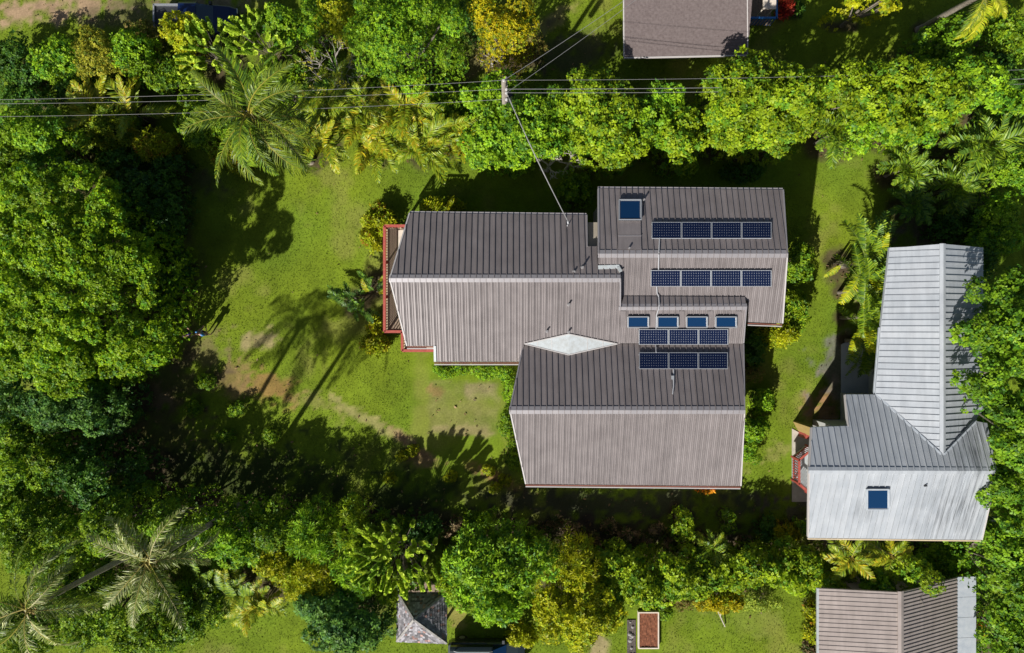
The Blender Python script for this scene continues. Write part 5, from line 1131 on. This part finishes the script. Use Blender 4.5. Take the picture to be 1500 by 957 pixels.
# ------------------------------------------------------------ ground
def axis(a, b, st, far):
    inner = np.arange(a, b+st/2, st); o = np.array([2, 6, 15, 40, 100, 250, far]); return np.concatenate([a-o[::-1], inner, b+o])
X = axis(-36, 36, .2, 600); Y = axis(-24, 24, .2, 600); gx, gy = np.meshgrid(X, Y); gx = gx.ravel(); gy = gy.ravel()
def lawn_col(x, y):
    a = fnoise(x, y, 5., 3)[:, None]; b = fnoise(x, y, 1.3, 17)[:, None]; c = vnoise(x, y, .35, 29)[:, None]
    col = np.array([.148, .190, .011])*(1-a)+np.array([.088, .148, .012])*a
    col = col*(.72+.55*b)*(.92+.16*c); dry = np.clip((fnoise(x, y, 2.6, 41)-.6)*2.2, 0, .35)[:, None]
    return col*(1-dry)+np.array([.23, .20, .06])*dry
DIRT_AND_SHADE = [  # px, py, rx, ry, rotation, colour, strength; dark green entries paint tree shade
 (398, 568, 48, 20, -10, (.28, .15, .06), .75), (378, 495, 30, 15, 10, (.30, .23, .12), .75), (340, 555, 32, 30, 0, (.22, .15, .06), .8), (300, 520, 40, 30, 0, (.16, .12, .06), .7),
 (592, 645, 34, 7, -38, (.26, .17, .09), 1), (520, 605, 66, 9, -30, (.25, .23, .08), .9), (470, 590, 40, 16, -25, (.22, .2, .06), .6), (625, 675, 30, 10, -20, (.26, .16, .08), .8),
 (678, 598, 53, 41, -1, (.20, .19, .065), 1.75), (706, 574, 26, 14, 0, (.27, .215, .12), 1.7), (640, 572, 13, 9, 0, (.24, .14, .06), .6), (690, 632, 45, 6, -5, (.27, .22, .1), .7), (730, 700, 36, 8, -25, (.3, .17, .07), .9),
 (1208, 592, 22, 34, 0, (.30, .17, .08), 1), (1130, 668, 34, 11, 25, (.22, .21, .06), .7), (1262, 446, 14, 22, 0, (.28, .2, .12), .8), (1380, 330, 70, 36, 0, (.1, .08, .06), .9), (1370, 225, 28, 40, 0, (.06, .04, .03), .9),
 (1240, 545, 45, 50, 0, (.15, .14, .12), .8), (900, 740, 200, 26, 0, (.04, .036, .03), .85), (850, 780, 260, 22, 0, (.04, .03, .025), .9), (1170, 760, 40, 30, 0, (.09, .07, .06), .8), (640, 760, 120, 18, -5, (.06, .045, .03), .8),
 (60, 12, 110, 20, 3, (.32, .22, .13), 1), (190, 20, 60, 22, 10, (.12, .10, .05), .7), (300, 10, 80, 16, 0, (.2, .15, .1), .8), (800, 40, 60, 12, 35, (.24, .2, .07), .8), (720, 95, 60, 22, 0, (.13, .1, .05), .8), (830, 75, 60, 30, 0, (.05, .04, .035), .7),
 (165, 115, 90, 20, 0, (.04, .035, .025), .9), (270, 270, 50, 20, 0, (.06, .05, .03), .7), (165, 630, 60, 40, 0, (.2, .13, .05), .9), (230, 640, 90, 50, 0, (.09, .075, .03), .8), (250, 560, 70, 40, 0, (.07, .05, .03), .7), (225, 580, 30, 20, 0, (.16, .11, .06), .8), (330, 700, 190, 52, 0, (.03, .04, .014), .85), (560, 735, 130, 24, 8, (.03, .04, .014), .8),  # last two, dark green: tree shade painted into the lawn colour
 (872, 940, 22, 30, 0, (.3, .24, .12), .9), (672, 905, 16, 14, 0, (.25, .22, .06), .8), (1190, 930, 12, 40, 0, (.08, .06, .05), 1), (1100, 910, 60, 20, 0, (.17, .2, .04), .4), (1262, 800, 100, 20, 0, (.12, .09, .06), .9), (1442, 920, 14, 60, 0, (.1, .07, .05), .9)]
def dirt(x, y, col):  # blends bare soil patches and the painted lawn shade into col
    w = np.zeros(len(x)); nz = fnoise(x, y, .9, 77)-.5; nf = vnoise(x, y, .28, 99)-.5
    for px, py, rx, ry, ro, cc, st in DIRT_AND_SHADE:
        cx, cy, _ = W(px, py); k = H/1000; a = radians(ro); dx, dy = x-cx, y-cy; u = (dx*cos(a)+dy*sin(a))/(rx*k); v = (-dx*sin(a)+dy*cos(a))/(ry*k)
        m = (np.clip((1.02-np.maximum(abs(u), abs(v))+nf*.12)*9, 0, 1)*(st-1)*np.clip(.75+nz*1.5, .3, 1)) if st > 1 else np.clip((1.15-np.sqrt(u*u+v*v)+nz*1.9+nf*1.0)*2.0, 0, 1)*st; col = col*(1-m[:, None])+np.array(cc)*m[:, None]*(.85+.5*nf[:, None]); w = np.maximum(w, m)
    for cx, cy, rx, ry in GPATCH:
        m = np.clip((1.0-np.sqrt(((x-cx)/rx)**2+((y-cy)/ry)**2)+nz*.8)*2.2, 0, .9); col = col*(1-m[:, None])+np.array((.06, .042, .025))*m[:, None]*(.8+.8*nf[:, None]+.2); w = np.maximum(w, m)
    return col, w
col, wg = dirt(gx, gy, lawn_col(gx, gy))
gz_ = (fnoise(gx, gy, .8, 5)-.5)*.05; out = (abs(gx) > 36.1) | (abs(gy) > 24.1); gz_[out] = 0; col[out] = np.array([.11, .16, .012])
nx, ny = len(X), len(Y); idx = np.arange(nx*ny).reshape(ny, nx); F = np.stack([idx[:-1, :-1], idx[:-1, 1:], idx[1:, 1:], idx[1:, :-1]], -1).reshape(-1, 4)
g = mk('ground', np.stack([gx, gy, gz_-.02], 1), F, GROUND, None, col, smooth=True); g['kind'] = 'structure'
# grass blades
n = 300000; rg = np.random.default_rng(4); bx = rg.uniform(-33, 33, n); by = rg.uniform(-21, 21, n)
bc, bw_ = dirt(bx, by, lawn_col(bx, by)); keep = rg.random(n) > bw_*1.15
for (x0, x1, y0, y1) in [(W(600, 0)[0], W(1085, 0)[0], W(0, 700)[1], W(0, 330)[1]), (W(1195, 0)[0], W(1430, 0)[0], W(0, 770)[1], W(0, 640)[1]), (W(1300, 0)[0], W(1430, 0)[0], W(0, 640)[1], W(0, 380)[1]), (W(1160, 0)[0]-.5, W(1190, 0)[0], W(0, 735)[1], W(0, 628)[1]), (W(1232, 0)[0], W(1300, 0)[0], W(0, 590)[1], W(0, 470)[1]), (W(916, 0)[0], W(968, 0)[0], W(0, 960)[1], W(0, 895)[1])]:
    keep &= ~((bx > x0) & (bx < x1) & (by > y0) & (by < y1))
bx, by, bc = bx[keep], by[keep], bc[keep]; n = len(bx); a = rg.random(n)*6.283; h = rg.uniform(.035, .085, n); wd = rg.uniform(.018, .035, n); ln = rg.normal(0, .05, (n, 2))
B = np.stack([bx, by, (fnoise(bx, by, .8, 5)-.5)*.05-.03], 1); sd = np.stack([np.cos(a)*wd, np.sin(a)*wd, 0*a], 1); tip = B+np.stack([ln[:, 0], ln[:, 1], h], 1)
V = np.stack([B-sd, B+sd, tip], 1).reshape(-1, 3); bc = bc*rg.uniform(.85, 1.3, (n, 1)); o = mk('grass', V, np.arange(3*n).reshape(-1, 3), GRASSM, None, np.repeat(bc, 3, 0))
setp(o, 'short mown lawn grass covering the open ground', 'grass', kind='stuff')
#END
rl = np.random.default_rng(12); n = 9000; lx = rl.uniform(-33, 33, n); ly = rl.uniform(-21, 21, n); _, lw = dirt(lx, ly, lawn_col(lx, ly)); kp = rl.random(n) < .03+lw*.6
kp &= ~((lx > W(770, 0)[0]) & (lx < W(1085, 0)[0]) & (ly > W(0, 700)[1]) & (ly < W(0, 330)[1])); lx, ly = lx[kp], ly[kp]; n = len(lx)
V, F, C = rosettes(np.stack([lx, ly, np.full(n, .05)], 1), np.tile([0, 0, 1.], (n, 1))+rl.normal(0, .2, (n, 3)), rl.uniform(.6, 1.6, n), np.array([.2, .13, .06])*rl.uniform(.4, 1.6, (n, 1)), .16, .07, 1, -.1, .2, rl)
o = mk('leaf_litter', V, F, LEAF, None, C); setp(o, 'brown dead leaves scattered over the soil and lawn', 'leaf litter', kind='stuff')
print('TRIS', sum(sum(len(p.vertices)-2 for p in m.polygons) for m in bpy.data.meshes))
